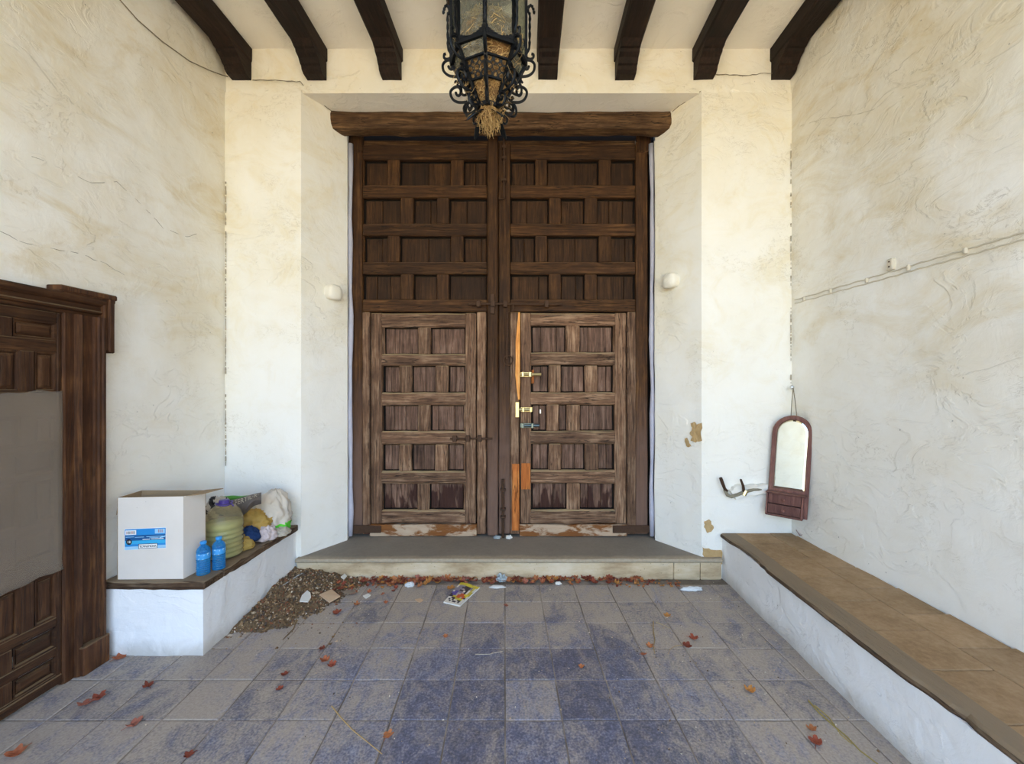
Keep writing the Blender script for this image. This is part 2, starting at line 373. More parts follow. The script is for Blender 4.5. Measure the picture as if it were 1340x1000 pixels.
for nm, xa, xb, sg in (('wall_reveal_left', XL0, XL1, 1), ('wall_reveal_right', XR0, XR1, -1)):
    mb = MB(); patch(mb, (xa, WB, -.02), (xb - xa, YJ - WB, 0), (0, 0, ZS + .04), (sg * .86, -.5, 0), .03, ('u0', 'u1'))
    patch(mb, (xb, YJ, -.02), (-sg * .05, .2, 0), (0, 0, ZS + .04), (sg, -.2, 0), .05, ('u0',))
    tag(mb.build(nm, M['plaster_back'], smooth=True), kind='structure')
mb = MB(); patch(mb, (XL0 - .02, WB + .01, ZS), (XR0 - XL0 + .04, 0, 0), (0, .5, 0), (0, 0, -1), .05, ('v0',))
tag(mb.build('ceiling_reveal', M['plaster_ceiling'], smooth=True), kind='structure')
mb = MB(); patch(mb, (WL - .05, Y0, CE), (4.9, 0, 0), (0, WB + .06 - Y0, 0), (0, 0, -1), .08)
tag(mb.build('ceiling', M['plaster_ceiling'], smooth=True), kind='structure')
# floor bed and its slate tiles
floor = tag(MB().box(-2.6, 2.5, Y0, 3.9, -.12, -.0035).build('floor', M['floor_dirt']), kind='structure')
tag(MB().box(-14, 14, -26, Y0, -.14, -.02).build('ground_yard', M['yard']), kind='structure')
TS, TJ = .2655, .0032
def tile_mesh(k):
    g = MB(); e = .0532
    def q(x, y): return (x - e * y, y)
    h = TS / 2 - TJ
    o_ = [(-h + U(-.002, .002), -h + U(-.002, .002)), (h + U(-.002, .002), -h), (h, h + U(-.002, .002)), (-h, h)]
    i_ = [(x * .965, y * .965) for x, y in o_]
    vs = [q(*p_) + (-.02,) for p_ in o_] + [q(*p_) + (-.0025,) for p_ in o_] + [q(*p_) + (0,) for p_ in i_]
    fs = [(8, 9, 10, 11)] + [(r_ * 4 + a, r_ * 4 + (a + 1) % 4, r_ * 4 + 4 + (a + 1) % 4, r_ * 4 + 4 + a) for r_ in (0, 1) for a in range(4)]
    g.add(vs, fs); return g
protos = []
for k in range(4):
    o = tile_mesh(k).build('tile', M['slate'], floor); protos.append(o)
first = [True] * 4
for rI in range(-5, 6):
    for cI in range(-10, 8):
        y = 1.93 + .264 * (rI + .5); x = -.1027 + TS * (cI + .5) - .0532 * (y - 1.93)
        if x < WL - .06 or x > 1.74 or (x < -1.98 and y > 2.6): continue
        if y > 3.35: continue
        k = random.randrange(4)
        if first[k]: o = protos[k]; first[k] = False
        else: o = protos[k].copy(); COL.objects.link(o)
        o.location = (x, y, U(-.0012, .0015)); o.rotation_euler = (U(-.003, .003), U(-.003, .003), U(-.004, .004))

tag(MB().box(-1.9, 1.5, 3.915, 3.955, .172, 4.1).build('gate_light_block', M['dark']), kind='structure')  # unseen slab added behind the gate to stop sky light leaking through
# ---- ceiling beams with corbels
ords = ['first ceiling beam from the left wall, running beside that wall', 'second ceiling beam counting from the left wall', 'third ceiling beam from the left wall, left of the lantern',
        'ceiling beam hidden directly behind the hanging lantern', 'dark beam just right of the lantern, fifth from the left wall', 'third ceiling beam counting from the right wall',
        'second ceiling beam counting from the right wall', 'dark ceiling beam closest to the right wall with crumbled plaster beside it']
for px, lab in zip((315, 413.7, 512.5, 614.5, 716.7, 817.7, 920.7, 1022.5), ords):
    x = (px - VX) / F * WB
    t_ = thing('ceiling_beam', (x, WB, 4.16), lab, 'beam', 'dark ceiling beams')
    bx('timber', M['beam'], t_, x - .088, x + .088, Y0 + .02, WB + .02, 4.163, CE + .005, b=.012, j=.002, n=14, axis=1)
    prof = [(3.12, 4.165), (3.15, 4.150), (3.17, 4.138), (3.19, 4.136), (3.20, 4.118), (3.235, 4.105), (3.26, 4.075), (3.275, 4.07), (3.285, 4.045), (3.31, 4.03), (WB + .015, 4.025), (WB + .015, 4.165)]
    MB().extrude(prof, 0, x - .077, x + .077).build('corbel', M['beam'], t_)

# ================================================================== GREAT DOOR
YD = 3.815
def dx(px): return (px - VX) * .007
def dz(py): return H - (py - VY) * .007
gate = thing('door_1', (dx(652), YD, .17), 'huge double-leaf panelled wooden gate with two wicket doors at the passage end', 'gate', kind='structure')
def member(name, ax, par, x0, x1, y0, y1, yf, mat, dep=.05, b=.006, j=.0016, label=None):
    X0, X1, Z0, Z1 = dx(x0), dx(x1), dz(y1), dz(y0)
    n = max(2, int((Z1 - Z0 if ax == 2 else X1 - X0) / .16))
    return bx(name, mat, par, X0, X1, yf, yf + dep, Z0, Z1, b=b, j=j, n=n, axis=ax, label=label)
def boards(par, x0, x1, y0, y1, yf, mat, splits):
    xs = [x0 + .75] + [x0 + (x1 - x0) * s_ for s_ in splits] + [x1 - .75]
    for a, b_ in zip(xs, xs[1:]):
        member('panel_board', 2, par, a + .2, b_ - .2, y0 + .9, y1 - .5, yf + U(0, .006), mat, .02, .005, .0006)
def leaf(x0, x1, sx0, sx1, rowsA, rowsB, rows, rails, name_label):
    lf = MB().box(dx(x0), dx(x1), 3.890, 3.90, dz(700), dz(150)).build('gate_leaf', M['dark'], gate); lf['label'] = name_label
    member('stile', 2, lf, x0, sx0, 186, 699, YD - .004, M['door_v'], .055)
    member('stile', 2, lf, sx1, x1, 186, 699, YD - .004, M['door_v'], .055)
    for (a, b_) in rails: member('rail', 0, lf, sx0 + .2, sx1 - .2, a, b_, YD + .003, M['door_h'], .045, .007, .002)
    for ri, (ya, yb) in enumerate(rows):
        ps = rowsA if ri % 2 == 0 else rowsB
        for (a, b_) in ps:
            sp = [.55] if b_ - a > 55 else ([.33, .7] if (b_ - a) > 42 and R() < .4 else ([U(.4, .75)] if R() < .7 else []))
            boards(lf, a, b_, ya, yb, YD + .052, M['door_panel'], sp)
        ed = [sx0] + [v for p_ in ps for v in p_] + [sx1]
        for k in range(0, len(ed), 2):
            if ed[k + 1] - ed[k] > 1.2:
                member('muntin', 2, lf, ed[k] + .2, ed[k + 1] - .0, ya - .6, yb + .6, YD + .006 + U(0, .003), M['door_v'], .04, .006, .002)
    return lf
rows = [(209, 241.5), (259, 291.6), (309, 342), (359.3, 391.3)]
rails = [(189, 208.3), (242, 258.4), (292.4, 308.3), (342.8, 358.6), (392, 408)]
lfL = leaf(460, 652, 474, 637.5, [(476, 506.4), (522.6, 589.5), (606.4, 636.5)], [(475, 523.5), (540.5, 571), (587.2, 636.5)], rows, rails, 'left leaf of the gate')
lfR = leaf(652.8, 847.5, 667.5, 832, [(668.5, 700), (716, 783.5), (800, 831)], [(668.5, 718), (734, 765), (781.6, 831)], rows, rails, 'right leaf of the gate')
# closing post over the joint of the leaves, wicket surrounds
member('closing_post', 2, lfL, 638.5, 651.6, 172, 700, YD - .03, M['door_v'], .03, .008, .003)
member('wicket_post', 2, lfL, 474.5, 484.5, 408.5, 699, YD - .006, M['wicket_v'], .05, .005, .003)
member('wicket_post', 2, lfL, 624.2, 636.2, 408.5, 699, YD - .008, M['wicket_v'], .05, .007, .003)
member('wicket_post', 2, lfR, 667.8, 679.4, 408.5, 699, YD - .004, M['wicket_v'], .05, .005, .002)
member('wicket_post', 2, lfR, 820.6, 831.6, 408.5, 699, YD - .006, M['wicket_v'], .05, .005, .003)
def wicket(x0, x1, s0, s1, rowlist, tilt, label):
    wk = MB().box(dx(x0 + 1), dx(x1 - 1), 3.872, 3.88, dz(699), dz(410)).build('wicket_door', M['dark'], gate); wk['label'] = label
    yf = YD - .012
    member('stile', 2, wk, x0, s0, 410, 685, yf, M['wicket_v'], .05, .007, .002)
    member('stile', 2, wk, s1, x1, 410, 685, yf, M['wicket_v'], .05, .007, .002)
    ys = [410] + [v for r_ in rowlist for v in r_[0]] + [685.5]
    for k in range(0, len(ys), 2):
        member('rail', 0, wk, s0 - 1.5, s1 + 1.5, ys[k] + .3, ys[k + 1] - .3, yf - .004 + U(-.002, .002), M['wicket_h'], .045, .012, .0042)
    for (ya, yb), ps in rowlist:
        for (a, b_) in ps:
            sp = [U(.2, .3)] + ([U(.6, .75)] if R() < .5 else []) if b_ - a > 35 else ([U(.4, .6)] if b_ - a > 14 else [])
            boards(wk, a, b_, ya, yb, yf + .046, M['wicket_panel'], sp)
        ed = [s0] + [v for p_ in ps for v in p_] + [s1]
        for k in range(0, len(ed), 2):
            if ed[k + 1] - ed[k] > 1.6:
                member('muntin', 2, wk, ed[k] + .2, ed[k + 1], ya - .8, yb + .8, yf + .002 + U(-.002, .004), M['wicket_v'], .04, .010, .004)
    member('kick_board', 0, wk, x0 - 1, x1 + 1, 686, 701, yf - .008, M['kick'], .04, .005, .003, label='bottom board with worn pale paint')
    return wk
wkL = wicket(486, 623, 500.5, 609, [((429, 463), [(502.7, 547), (563.5, 608)]), ((479, 513.5), [(502, 522.5), (539, 570), (587, 608)]), ((530.4, 564), [(502, 546.5), (563.5, 607)]),
                                ((582, 616), [(501.5, 522), (538.7, 569), (586, 607)]), ((633, 667), [(500.6, 546), (562, 606.5)])], 0, 'weathered left wicket door')
wkR = wicket(681, 819, 694.8, 804, [((427, 461), [(696, 740), (758, 802)]), ((478.6, 513), [(696, 717.5), (734, 765), (781.6, 802)]), ((530, 563.6), [(696, 715), (731, 741.6), (759, 803)]),
                                ((581, 615), [(696, 717.5), (734.5, 765), (782.6, 803)]), ((633, 666.6), [(696, 741.5), (759, 803)])], 0, 'weathered right wicket door with brass bolts')
# raw wood: split edge and patch
mb = MB(); yy = YD - .019
pts = [(678.5, 409), (676.3, 430), (674.8, 450), (675, 470), (674.2, 490), (676, 508), (678, 523), (680.3, 523), (680.6, 409)]
mb.extrude([(dx(a), dz(b_)) for a, b_ in pts], 1, yy, yy + .012); o = mb.build('split_edge', M['raw_wood'], lfR); o['label'] = 'bright orange strip of freshly split wood'
o = member('patch_board', 2, lfR, 670, 679.6, 607, 694, YD - .012, M['raw_wood_old'], .02, .003, .001, label='orange unweathered wood patch')
o = member('patch_board', 2, wkR, 682, 694, 606, 640, YD - .0165, M['raw_wood_old'], .02, .003, .001, label='orange unweathered wood patch')
# hinge straps, hinge rods
for nm, x0, x1, par in (('hinge_strap', 455.5, 500, lfL), ('hinge_strap', 801, 848.5, lfR)):
    member(nm, 0, par, x0, x1, 686.5, 696, YD - .035, M['rust'], .014, .004, .001)
for x, par in ((484.8, lfL), (820.0, lfR)):
    mb = MB(); y = 424
    while y < 640:
        mb.lathe([(.004, 0), (.011, .01), (.011, .05), (.005, .065), (.003, .12)], (dx(x), YD - .018, dz(y + 12)), 8); y += U(26, 38)
    mb.tube([(dx(x), YD - .014, dz(415)), (dx(x), YD - .014, dz(660))], .005, 6)
    mb.build('hinge_rod', M['rust'], par, kind='stuff')
# pivots on top corners
for x0, x1, par in ((455, 475, lfL), (833, 852, lfR)):
    member('pivot_block', 2, par, x0, x1, 172, 200, YD - .02, M['door_v'], .06, .014, .004)
member('top_rail', 0, gate, 474, 833, 181, 187, 3.85, M['lintel'], .03, .003, .001)
# iron bolts
def bolt(par, x0, x1, y, r_, mat, ups, name='slide_bolt', label=None, yb=YD - .035):
    mb = MB().tube([(dx(x0), yb, dz(y)), (dx(x1), yb, dz(y))], r_, 8)
    for u in ups: mb.box(dx(u - 2.6), dx(u + 2.6), yb - r_ - .006, yb + .03, dz(y + 4), dz(y - 4), b=.004)
    o = mb.build(name, mat, par); 
    if label: o['label'] = label
    return o
bolt(lfL, 614, 660, 399, .010, M['rust'], (627, 646), yb=YD - .048)
bolt(lfR, 656, 735, 399, .009, M['rust'], (661.5, 715), yb=YD - .035)
MB().box(dx(642), dx(647.5), YD - .052, YD - .028, dz(412), dz(386), b=.004).build('bolt_plate', M['rust'], lfL)
o = MB().tube([(dx(672), YD - .03, dz(400)), (dx(671), YD - .032, dz(408)), (dx(664), YD - .03, dz(410)), (dx(663.5), YD - .03, dz(470))], .009, 6).build('iron_bar', M['rust'], lfR)
mb = MB().tube([(dx(659.8), YD - .03, dz(160)), (dx(659.8), YD - .03, dz(262)), (dx(653), YD - .034, dz(262.5))], .010, 8)
for y in (195, 209, 238): mb.box(dx(657), dx(662.5), YD - .048, YD - .0, dz(y + 1.6), dz(y - 1.6), b=.003)
mb.build('vertical_bolt', M['rust'], lfR)
mb = MB().tube([(dx(658.5), YD - .035, dz(626)), (dx(658.5), YD - .035, dz(690)), (dx(658.3), YD - .035, dz(711))], [.014, .012, .009], 8)
for y in (640, 665, 675): mb.box(dx(655), dx(662), YD - .053, YD - .0, dz(y + 1.2), dz(y - 1.2), b=.003)
mb.build('vertical_bolt', M['rust'], lfR)
bolt(lfL, 590, 645, 573.5, .009, M['rust'], (596, 613, 628))
ring = [(dx(665) + .04 * math.cos(a), YD - .03, dz(472) + .045 * math.sin(a)) for a in [i * math.pi / 8 for i in range(17)]]
MB().tube(ring, .006, 6).build('ring_handle', M['rust'], lfR)
def brass_bolt(y, mat, x0, x1, plate, extra=None, lab=None):
    yb = YD - .038
    mb = MB().box(dx(plate[0]), dx(plate[1]), YD - .026, YD - .018, dz(y + 2.9), dz(y - 2.9), b=.002)
    mb.tube([(dx(x0), yb, dz(y)), (dx(x1), yb - .004, dz(y))], .015, 10)
    for u in (plate[0] + 3.2, plate[1] - 2.5): mb.box(dx(u - 1.4), dx(u + 1.4), yb - .019, YD - .02, dz(y + 3.2), dz(y - 3.2), b=.003)
    o = mb.build('slide_bolt', mat, wkR); o['label'] = lab
    return o
brass_bolt(490.2, M['brass'], 680.5, 708, (681, 696), lab='upper polished brass slide bolt')
brass_bolt(535.8, M['brass'], 679, 697, (681.5, 697), lab='middle brass slide bolt')
brass_bolt(556.5, M['steel'], 684, 705.5, (681, 699), lab='lower dark steel slide bolt')
MB().box(dx(674.5), dx(679.5), YD - .03, YD - .0, dz(546), dz(526), b=.003).build('strike_plate', M['brass'], lfR)
member('worn_chip', 2, wkR, 695.5, 698.8, 484, 502, YD - .018, M['raw_wood_old'], .01, .002, .001, label='orange bare wood chip')
MB().box(dx(706.2), dx(708.2), YD + .012, YD + .02, dz(541.5), dz(536), b=.002).add([], []).build('keyhole_plate', M['chrome'], wkR)

# lintel
mb = MB()
zt, zb = 3.925, 3.775
secs = []
prof = [(3.59, .12), (3.585, .07), (3.59, .03), (3.605, .0), (3.64, -.008), (3.68, -.012), (3.70, -.008), (3.705, .03), (3.71, .15), (3.60, .15)]
N = 30; vs = []; fs = []
for i in range(N + 1):
    u = i / N
    for (y, z) in prof:
        s_ = 1 - max(0, min(1, (.03 - z) / .09)) * .6
        xl = -1.70 + (y - 3.59) * .55; xr = 1.255 - (y - 3.59) * .62
        x = xl + (xr - xl) * u
        vs.append((x, y + .012 * nz(x, z, 1, 4), zb + z + .012 * nz(x, y, 3, 4)))
n = len(prof)
for i in range(N):
    for k in range(n): fs.append((i * n + k, i * n + (k + 1) % n, (i + 1) * n + (k + 1) % n, (i + 1) * n + k))
fs += [tuple(range(n - 1, -1, -1)), tuple(range(N * n, N * n + n))]
mb.add(vs, fs)
tag(mb.build('lintel_beam', M['lintel']), 'thick cracked wooden lintel above the panelled gate', 'lintel')
# lilac seals at both jambs
for nm, X, bend in (('trim_1', XL1 + .004, .004), ('trim_2', XR1 - .012, -.004)):
    pts = [(X + bend * math.sin(i * .9) + .003 * math.sin(i * 2.3), 3.775, .19 + (3.74 - .19) * i / 16) for i in range(17)]
    mb = MB().tube(pts, [.020 + .005 * math.sin(i * 1.7) for i in range(17)], 8)
    mb.tube([(p_[0] - bend * 5, p_[1] - .045, p_[2]) for p_ in pts], [.009 + .003 * math.sin(i * 2.9) for i in range(17)], 6, mi=1)
    tag(mb.build(nm, [M['lilac'], M['white_paint']], smooth=True), kind='structure')

# ================================================================== STEP
st = thing('stone_step', (-.2, 3.34, 0), 'worn stone step with pale riser under the gate', 'step')
mb = MB(); pr = [(3.318, .140), (3.308, .150), (3.308, .163), (3.316, .171), (3.95, .171), (3.95, .140)]
xs = [-1.845 + i * (3.400) / 40 for i in range(41)]; vs = []; fs = []
for x in xs:
    for (y, z) in pr: vs.append((x, y + (.004 * nz(x, z, 2, 3) if y < 3.4 else 0), z + (.003 * nz(x, y, 5, 4) if z > .15 else 0)))
n = len(pr)
for i in range(40):
    for k in range(n): fs.append((i * n + k, i * n + (k + 1) % n, (i + 1) * n + (k + 1) % n, (i + 1) * n + k))
fs += [tuple(range(n - 1, -1, -1)), tuple(range(40 * n, 41 * n))]
mb.add(vs, fs).build('tread', M['tread'], st)
cuts = [-1.845, 1.17, 1.385, 1.555]
for a, b_ in zip(cuts, cuts[1:]):
    bx('riser_stone', M['riser'], st, a + .002, b_ - .002, 3.328 + U(0, .003), 3.5, -.003, .1405, b=.006, j=.002, n=max(2, int((b_ - a) / .1)), axis=0)

# ================================================================== BENCHES
def lime_mass(mb, quads, step=.035):
    for o_, du, dv, nr, fd in quads: patch(mb, o_, du, dv, nr, step, fd)
LX, LY, LZ = -1.862, 2.392, .385
lb = thing('masonry_bench', (-2.15, 2.9, 0), 'short whitewashed masonry bench along the left wall holding box, jug and bags', 'bench')
mb = MB()
lime_mass(mb, [((LX, LY, -.01), (0, WB + .02 - LY, 0), (0, 0, LZ + .02), (1, 0, 0), ('u0', 'v1')), ((WL - .02, LY, -.01), (LX - WL + .02, 0, 0), (0, 0, LZ + .02), (0, -1, 0), ('u1', 'v1'))])
mb.quad((WL - .02, LY, LZ), (LX, LY, LZ), (LX, WB + .02, LZ), (WL - .02, WB + .02, LZ))
mb.build('body', M['limewash'], lb, smooth=False)
bx('nosing_board', M['nosing'], lb, LX - .13, LX + .018, LY + .14, WB - .005, LZ, .431, b=.006, j=.004, n=16, axis=1)
bx('nosing_board', m_wood('bench_nosing_x', hexc('2a1a12'), hexc('54402f'), hexc('8a7660'), 'X', hexc('8c7a62'), .9, crack=1), lb, WL + .012, LX + .018, LY - .016, LY + .138, LZ, .431, b=.006, j=.003, n=8, axis=0)
mS = NT('bench_slab'); p = mS.pos(); n2 = mS.noise(p, 22, 6, .6)
M['slab'] = mS.done(mS.mix(n2, hexc('6f6252'), hexc('95866f')), .9, mS.bump(n2, .3, .004), spec=.2)
for k in range(3):
    a = LY + .14 + k * (WB - LY - .145) / 3; b_ = LY + .14 + (k + 1) * (WB - LY - .145) / 3
    bx('slab', M['slab'], lb, WL + .012, LX - .132, a + .002, b_ - .002, LZ, .4295, b=.003, j=.001, n=2, axis=1)

RX, RZ = 1.572, .335
rb = thing('masonry_bench', (1.85, 2.0, 0), 'long whitewashed masonry bench with clay tile seat along the right wall', 'bench')
mb = MB(); YB0 = .35
lime_mass(mb, [((RX, YB0, -.01), (0, WB + .02 - YB0, 0), (0, 0, RZ + .01), (-1, 0, 0), ('u0', 'v1'))])
mb.quad((RX, YB0, RZ), (RX, WB + .02, RZ), (wr(WB) + .03, WB + .02, RZ), (wr(YB0) + .03, YB0, RZ)); mb.quad((RX, YB0, -.01), (wr(YB0) + .03, YB0, -.01), (wr(YB0) + .03, YB0, RZ), (RX, YB0, RZ))
mb.build('body', M['limewash'], rb)
vs = []; fs = []; N = 60          # rotten front board, missing in places
pr = [(-.018, 0), (-.022, .012), (-.016, .024), (.0, .03), (.105, .03), (.105, .0)]
for i in range(N + 1):
    y = YB0 + .01 + (WB - .012 - YB0 - .01) * i / N
    bite = max(0, nz(y * 1.0, 2, 3, 2.6) - .12) * .05 + (.02 if y < 1.55 else 0)
    for (a, z) in pr: vs.append((RX + a + (bite if a < .05 else 0) + .003 * nz(y, a, z, 14), y, RZ + z * (1 - (bite * 8 if a < -.01 else 0)) + .002 * nz(y, z, a, 12)))
n = len(pr)
for i in range(N):
    for k in range(n): fs.append((i * n + k, i * n + (k + 1) % n, (i + 1) * n + (k + 1) % n, (i + 1) * n + k))
fs += [tuple(range(n - 1, -1, -1)), tuple(range(N * n, N * n + n))]
MB().add(vs, fs).build('nosing_board', M['nosing'], rb)['label'] = 'rotten wooden front edge'
cl = MB().box(-.136, .136, -.1375, .1375, -.02, .0, b=.003, j=.0006).build('tile', M['clay'], rb, off=(0, 0, 0))
fst = True
for colI, (xc, hw, ph) in enumerate(((1.812, .136, 2.301), (2.088, .136, 2.447))):
    for k in range(-7, 5):
        y = ph + .1405 + k * .281
        if y - .14 < YB0: continue
        y1 = min(y + .138, WB - .006); y0_ = y - .138
        if y1 - y0_ < .04: continue
        sx = (min(xc + hw, wr(y) - .004) - (xc - hw)) / (2 * hw)
        if fst: o = cl; fst = False
        else: o = cl.copy(); COL.objects.link(o)
        o.location = (xc - hw + hw * sx - 1.85, (y0_ + y1) / 2 - 2.0, RZ + .028 + U(-.001, .001)); o.scale = (sx, (y1 - y0_) / .275, 1)
        o.rotation_euler = (U(-.003, .003), U(-.003, .003), 0)

# ================================================================== SIDE DOOR (left wall)
XF = -2.413
d2 = thing('door_2', (WL, 1.6, 0), 'dark carved panel door in a moulded eared frame on the left wall', 'door', kind='structure')
YE = 2.158; YS = .96                    # leaf right / left edge
lf2 = MB().box(WL + .002, WL + .006, YS, YE, .015, 1.925).build('door_leaf', M['dark'], d2)
def py_(pxx): return 2.413 * F / (VX - pxx)
def sm(name, y0, y1, z0, z1, x=XF, dep=.022, mat=None, ax=2, b=.004):
    return bx(name, mat or (M['side_door'] if ax == 2 else M['side_door_h']), lf2, x - dep, x, y0, y1, z0, z1, b=b, j=.0008, n=3, axis=ax)
sm('stile', 2.138, YE, .06, 1.925, dep=.024); sm('stile', YS, YS + .02, .06, 1.925, dep=.024)
o = sm('bottom_rail', YS, YE, .015, .062, x=XF + .004, ax=1); 
def raised(y0, y1, z0, z1):
    """fielded panel: sloping border round a raised flat field"""
    g = MB(); xb, xt = XF - .016, XF - .004; i1, i2 = .018, .032
    def rc(ins, x): return [(x, y0 + ins, z0 + ins), (x, y1 - ins, z0 + ins), (x, y1 - ins, z1 - ins), (x, y0 + ins, z1 - ins)]
    rs = [rc(0, XF - .001), rc(.008, XF - .003), rc(.012, xb), rc(i1, xb), rc(i1 + .001, xb + .006), rc(i2, xt)]
    vs = [v for r_ in rs for v in r_]; fs = [(20, 21, 22, 23)]
    for k in range(5):
        for a in range(4): fs.append((k * 4 + a, k * 4 + (a + 1) % 4, k * 4 + 4 + (a + 1) % 4, k * 4 + 4 + a))
    g.add(vs, fs).build('panel', M['side_door'] if (z1 - z0) > (y1 - y0) else M['side_door_h'], lf2)
lay = []   # (z0,z1,type)
rowsZ = [(.072, .165, 'w'), (.212, .315, 'w'), (.365, .592, 'v'), (.69, .838, 'w'), (.872, 1.09, 'v'), (1.112, 1.232, 'w'), (1.262, 1.402, 'v'), (1.522, 1.72, 'v'), (1.782, 1.872, 'w')]
prev = .06
W_ = [(1.955, 2.135), (1.70, 1.89), (1.445, 1.635), (1.19, 1.38), (.985, 1.125)]
V_ = [(2.042, 2.136), (1.885, 1.982), (1.728, 1.825), (1.571, 1.668), (1.414, 1.511), (1.257, 1.354), (1.10, 1.197), (.985, 1.04)]
for (z0, z1, ty) in rowsZ:
    if z0 - prev > .004: sm('rail', YS + .02, 2.137, prev, z0, ax=1)
    ps = sorted(W_ if ty == 'w' else V_); e = YS + .02
    for (a, b_) in ps:
        if a - e > .004: sm('muntin', e, a, z0, z1, x=XF - .001)
        raised(a, b_, z0, z1); e = b_
    if 2.138 - e > .003: sm('muntin', e, 2.138, z0, z1, x=XF - .001)
    prev = z1
sm('rail', YS + .02, 2.137, prev, 1.925, ax=1)
# moulded frame
jp = [(2.159, WL), (2.159, -2.412), (2.168, -2.405), (2.21, -2.405), (2.214, -2.385), (2.226, -2.378), (2.236, -2.385), (2.240, -2.398), (2.292, -2.392), (2.296, -2.382), (2.306, -2.380), (2.311, -2.372), (2.322, -2.372), (2.327, -2.364), (2.340, -2.366), (2.348, -2.374), (2.352, WL)]
def jamb(sign, z0, z1):
    poly = [(x, y if sign > 0 else YS + YE - y) for y, x in jp]
    return MB().extrude(poly, 2, z0, z1)
jamb(1, .0, 1.93).build('jamb', M['frame'], d2); jamb(-1, .0, 1.93).build('jamb', M['frame'], d2)
for sgn in (1, -1):
    f_ = lambda y: y if sgn > 0 else YS + YE - y
    a, b_ = sorted((f_(2.215), f_(2.356))); bx('plinth', M['frame'], d2, WL, -2.358, a, b_, 0, .155, b=.006, j=.001, n=2)
    # ear
    for (ya, yb, za, zb_, x) in ((2.335, 2.372, 1.75, 2.06, -2.372), (2.355, 2.388, 1.742, 2.055, -2.362), (2.376, 2.398, 1.736, 2.05, -2.372)):
        a, b_ = sorted((f_(ya), f_(yb))); bx('ear_moulding', M['frame'], d2, WL, x, a, b_, za, zb_, b=.005, j=.001, n=2)
    a, b_ = sorted((f_(2.11), f_(2.40))); 
    for (za, zb_, x) in ((2.018, 2.042, -2.37), (2.036, 2.066, -2.36)):
        bx('ear_moulding', M['frame'], d2, WL, x, a, b_, za, zb_, b=.005, j=.001, n=2, axis=1)
hp = [(WL, 1.926), (-2.412, 1.926), (-2.405, 1.932), (-2.405, 1.945), (-2.385, 1.95), (-2.380, 1.958), (-2.390, 1.966), (-2.396, 1.99), (-2.385, 1.995), (-2.372, 2.005), (-2.366, 2.02), (-2.37, 2.03), (WL, 2.032)]
MB().extrude([(x, z) for x, z in hp], 1, YS - .19, YE + .19).build('head', M['side_door_h'], d2)
# grey cover sheet
t = NT('grey_film'); n1 = t.noise(t.obj(), 5, 4, .6)
df = t.node('ShaderNodeBsdfDiffuse'); t.put(df.inputs[0], t.mix(n1, hexc('8a7d6f'), hexc('9d9082'))); tr = t.node('ShaderNodeBsdfTransparent'); mx = t.node('ShaderNodeMixShader')
mx.inputs[0].default_value = .5; t.t.links.new(df.outputs[0], mx.inputs[1]); t.t.links.new(tr.outputs[0], mx.inputs[2]); t.t.links.new(mx.outputs[0], t.out.inputs[0]); M['film'] = t.m
def fsheet(u, v):
    y = .99 + (2.152 - .99) * u; z = .60 + .006 * math.sin(y * 19) + .004 * math.sin(y * 53) - .0 + (1.520 - .60) * v
    return (-2.402 + .004 * nz(y, z, 0, 5) + (.006 if v < .04 else 0), y, z)
mb = MB().grid(fsheet, 50, 24)
fo = mb.build('cover_sheet', M['film'], smooth=True); tag(fo, 'greyish translucent sheet covering the middle of the dark side door', 'sheet')
sol = fo.modifiers.new('thickness', 'SOLIDIFY'); sol.thickness = .0012

# ================================================================== WALL DETAILS
def flake(pts3, nrm, th, name, mat, parent, lab=None):
    """irregular patch of bare plaster lying in the wall face"""
    q3 = []
    for a, b_ in zip(pts3, pts3[1:] + pts3[:1]):
        a, b_ = Vector(a), Vector(b_); L = (b_ - a).length
        for k in range(4): q3.append(a.lerp(b_, k / 4) + Vector((U(-1, 1), 0, U(-1, 1))) * L * (.10 if k else .03))
    pts3 = q3; nrm = Vector(nrm).normalized(); n = len(pts3); c = sum((Vector(p_) for p_ in pts3), Vector()) / n
    top = [Vector(p_) + nrm * th for p_ in pts3]
    vs = [tuple(p_) for p_ in pts3] + [tuple(p_) for p_ in top] + [tuple(c + nrm * th * .6)]
    fs = [(k, (k + 1) % n, n + (k + 1) % n, n + k) for k in range(n)] + [(n + k, n + (k + 1) % n, 2 * n) for k in range(n)]
    o = MB().add(vs, fs).build(name, mat, parent)
    if lab: o['label'] = lab
    return o
rev_r = bpy.data.objects['wall_reveal_right']; rev_l = bpy.data.objects['wall_reveal_left']
def onRev(px, py, right=True):
    k = (px - VX) / F
    if right: xa, xb = XR0, XR1
    else: xa, xb = XL0, XL1
    m = (xb - xa) / (YJ - WB); Y = (xa - m * WB) / (k - m); return Vector((k * Y, Y, H - (py - VY) / F * Y))
flake([onRev(a, b_) for a, b_ in ((904, 554), (909, 552), (912, 556), (919, 553), (919, 577), (911, 579), (904, 577), (907, 572), (903, 568), (906, 561))], (-.8, -.6, 0), .006, 'bare_patch', M['bare'], rev_r, 'tan patch of bare plaster')
flake([onRev(a, b_) for a, b_ in ((896, 574), (899, 573), (902, 580), (905, 584), (900, 585), (897, 580))], (-.8, -.6, 0), .005, 'bare_patch', M['bare'], rev_r)
flake([P(a, b_, WB) for a, b_ in ((922, 682), (928, 680), (934, 690), (930, 696), (925, 697), (921, 690))], (0, -1, 0), .006, 'bare_patch', M['bare'], wall_back)
flake([P(a, b_, WB) for a, b_ in ((919, 716), (930, 719), (944, 720), (945, 738), (932, 737), (919, 726))], (0, -1, 0), .005, 'bare_patch', M['bare'], wall_back)
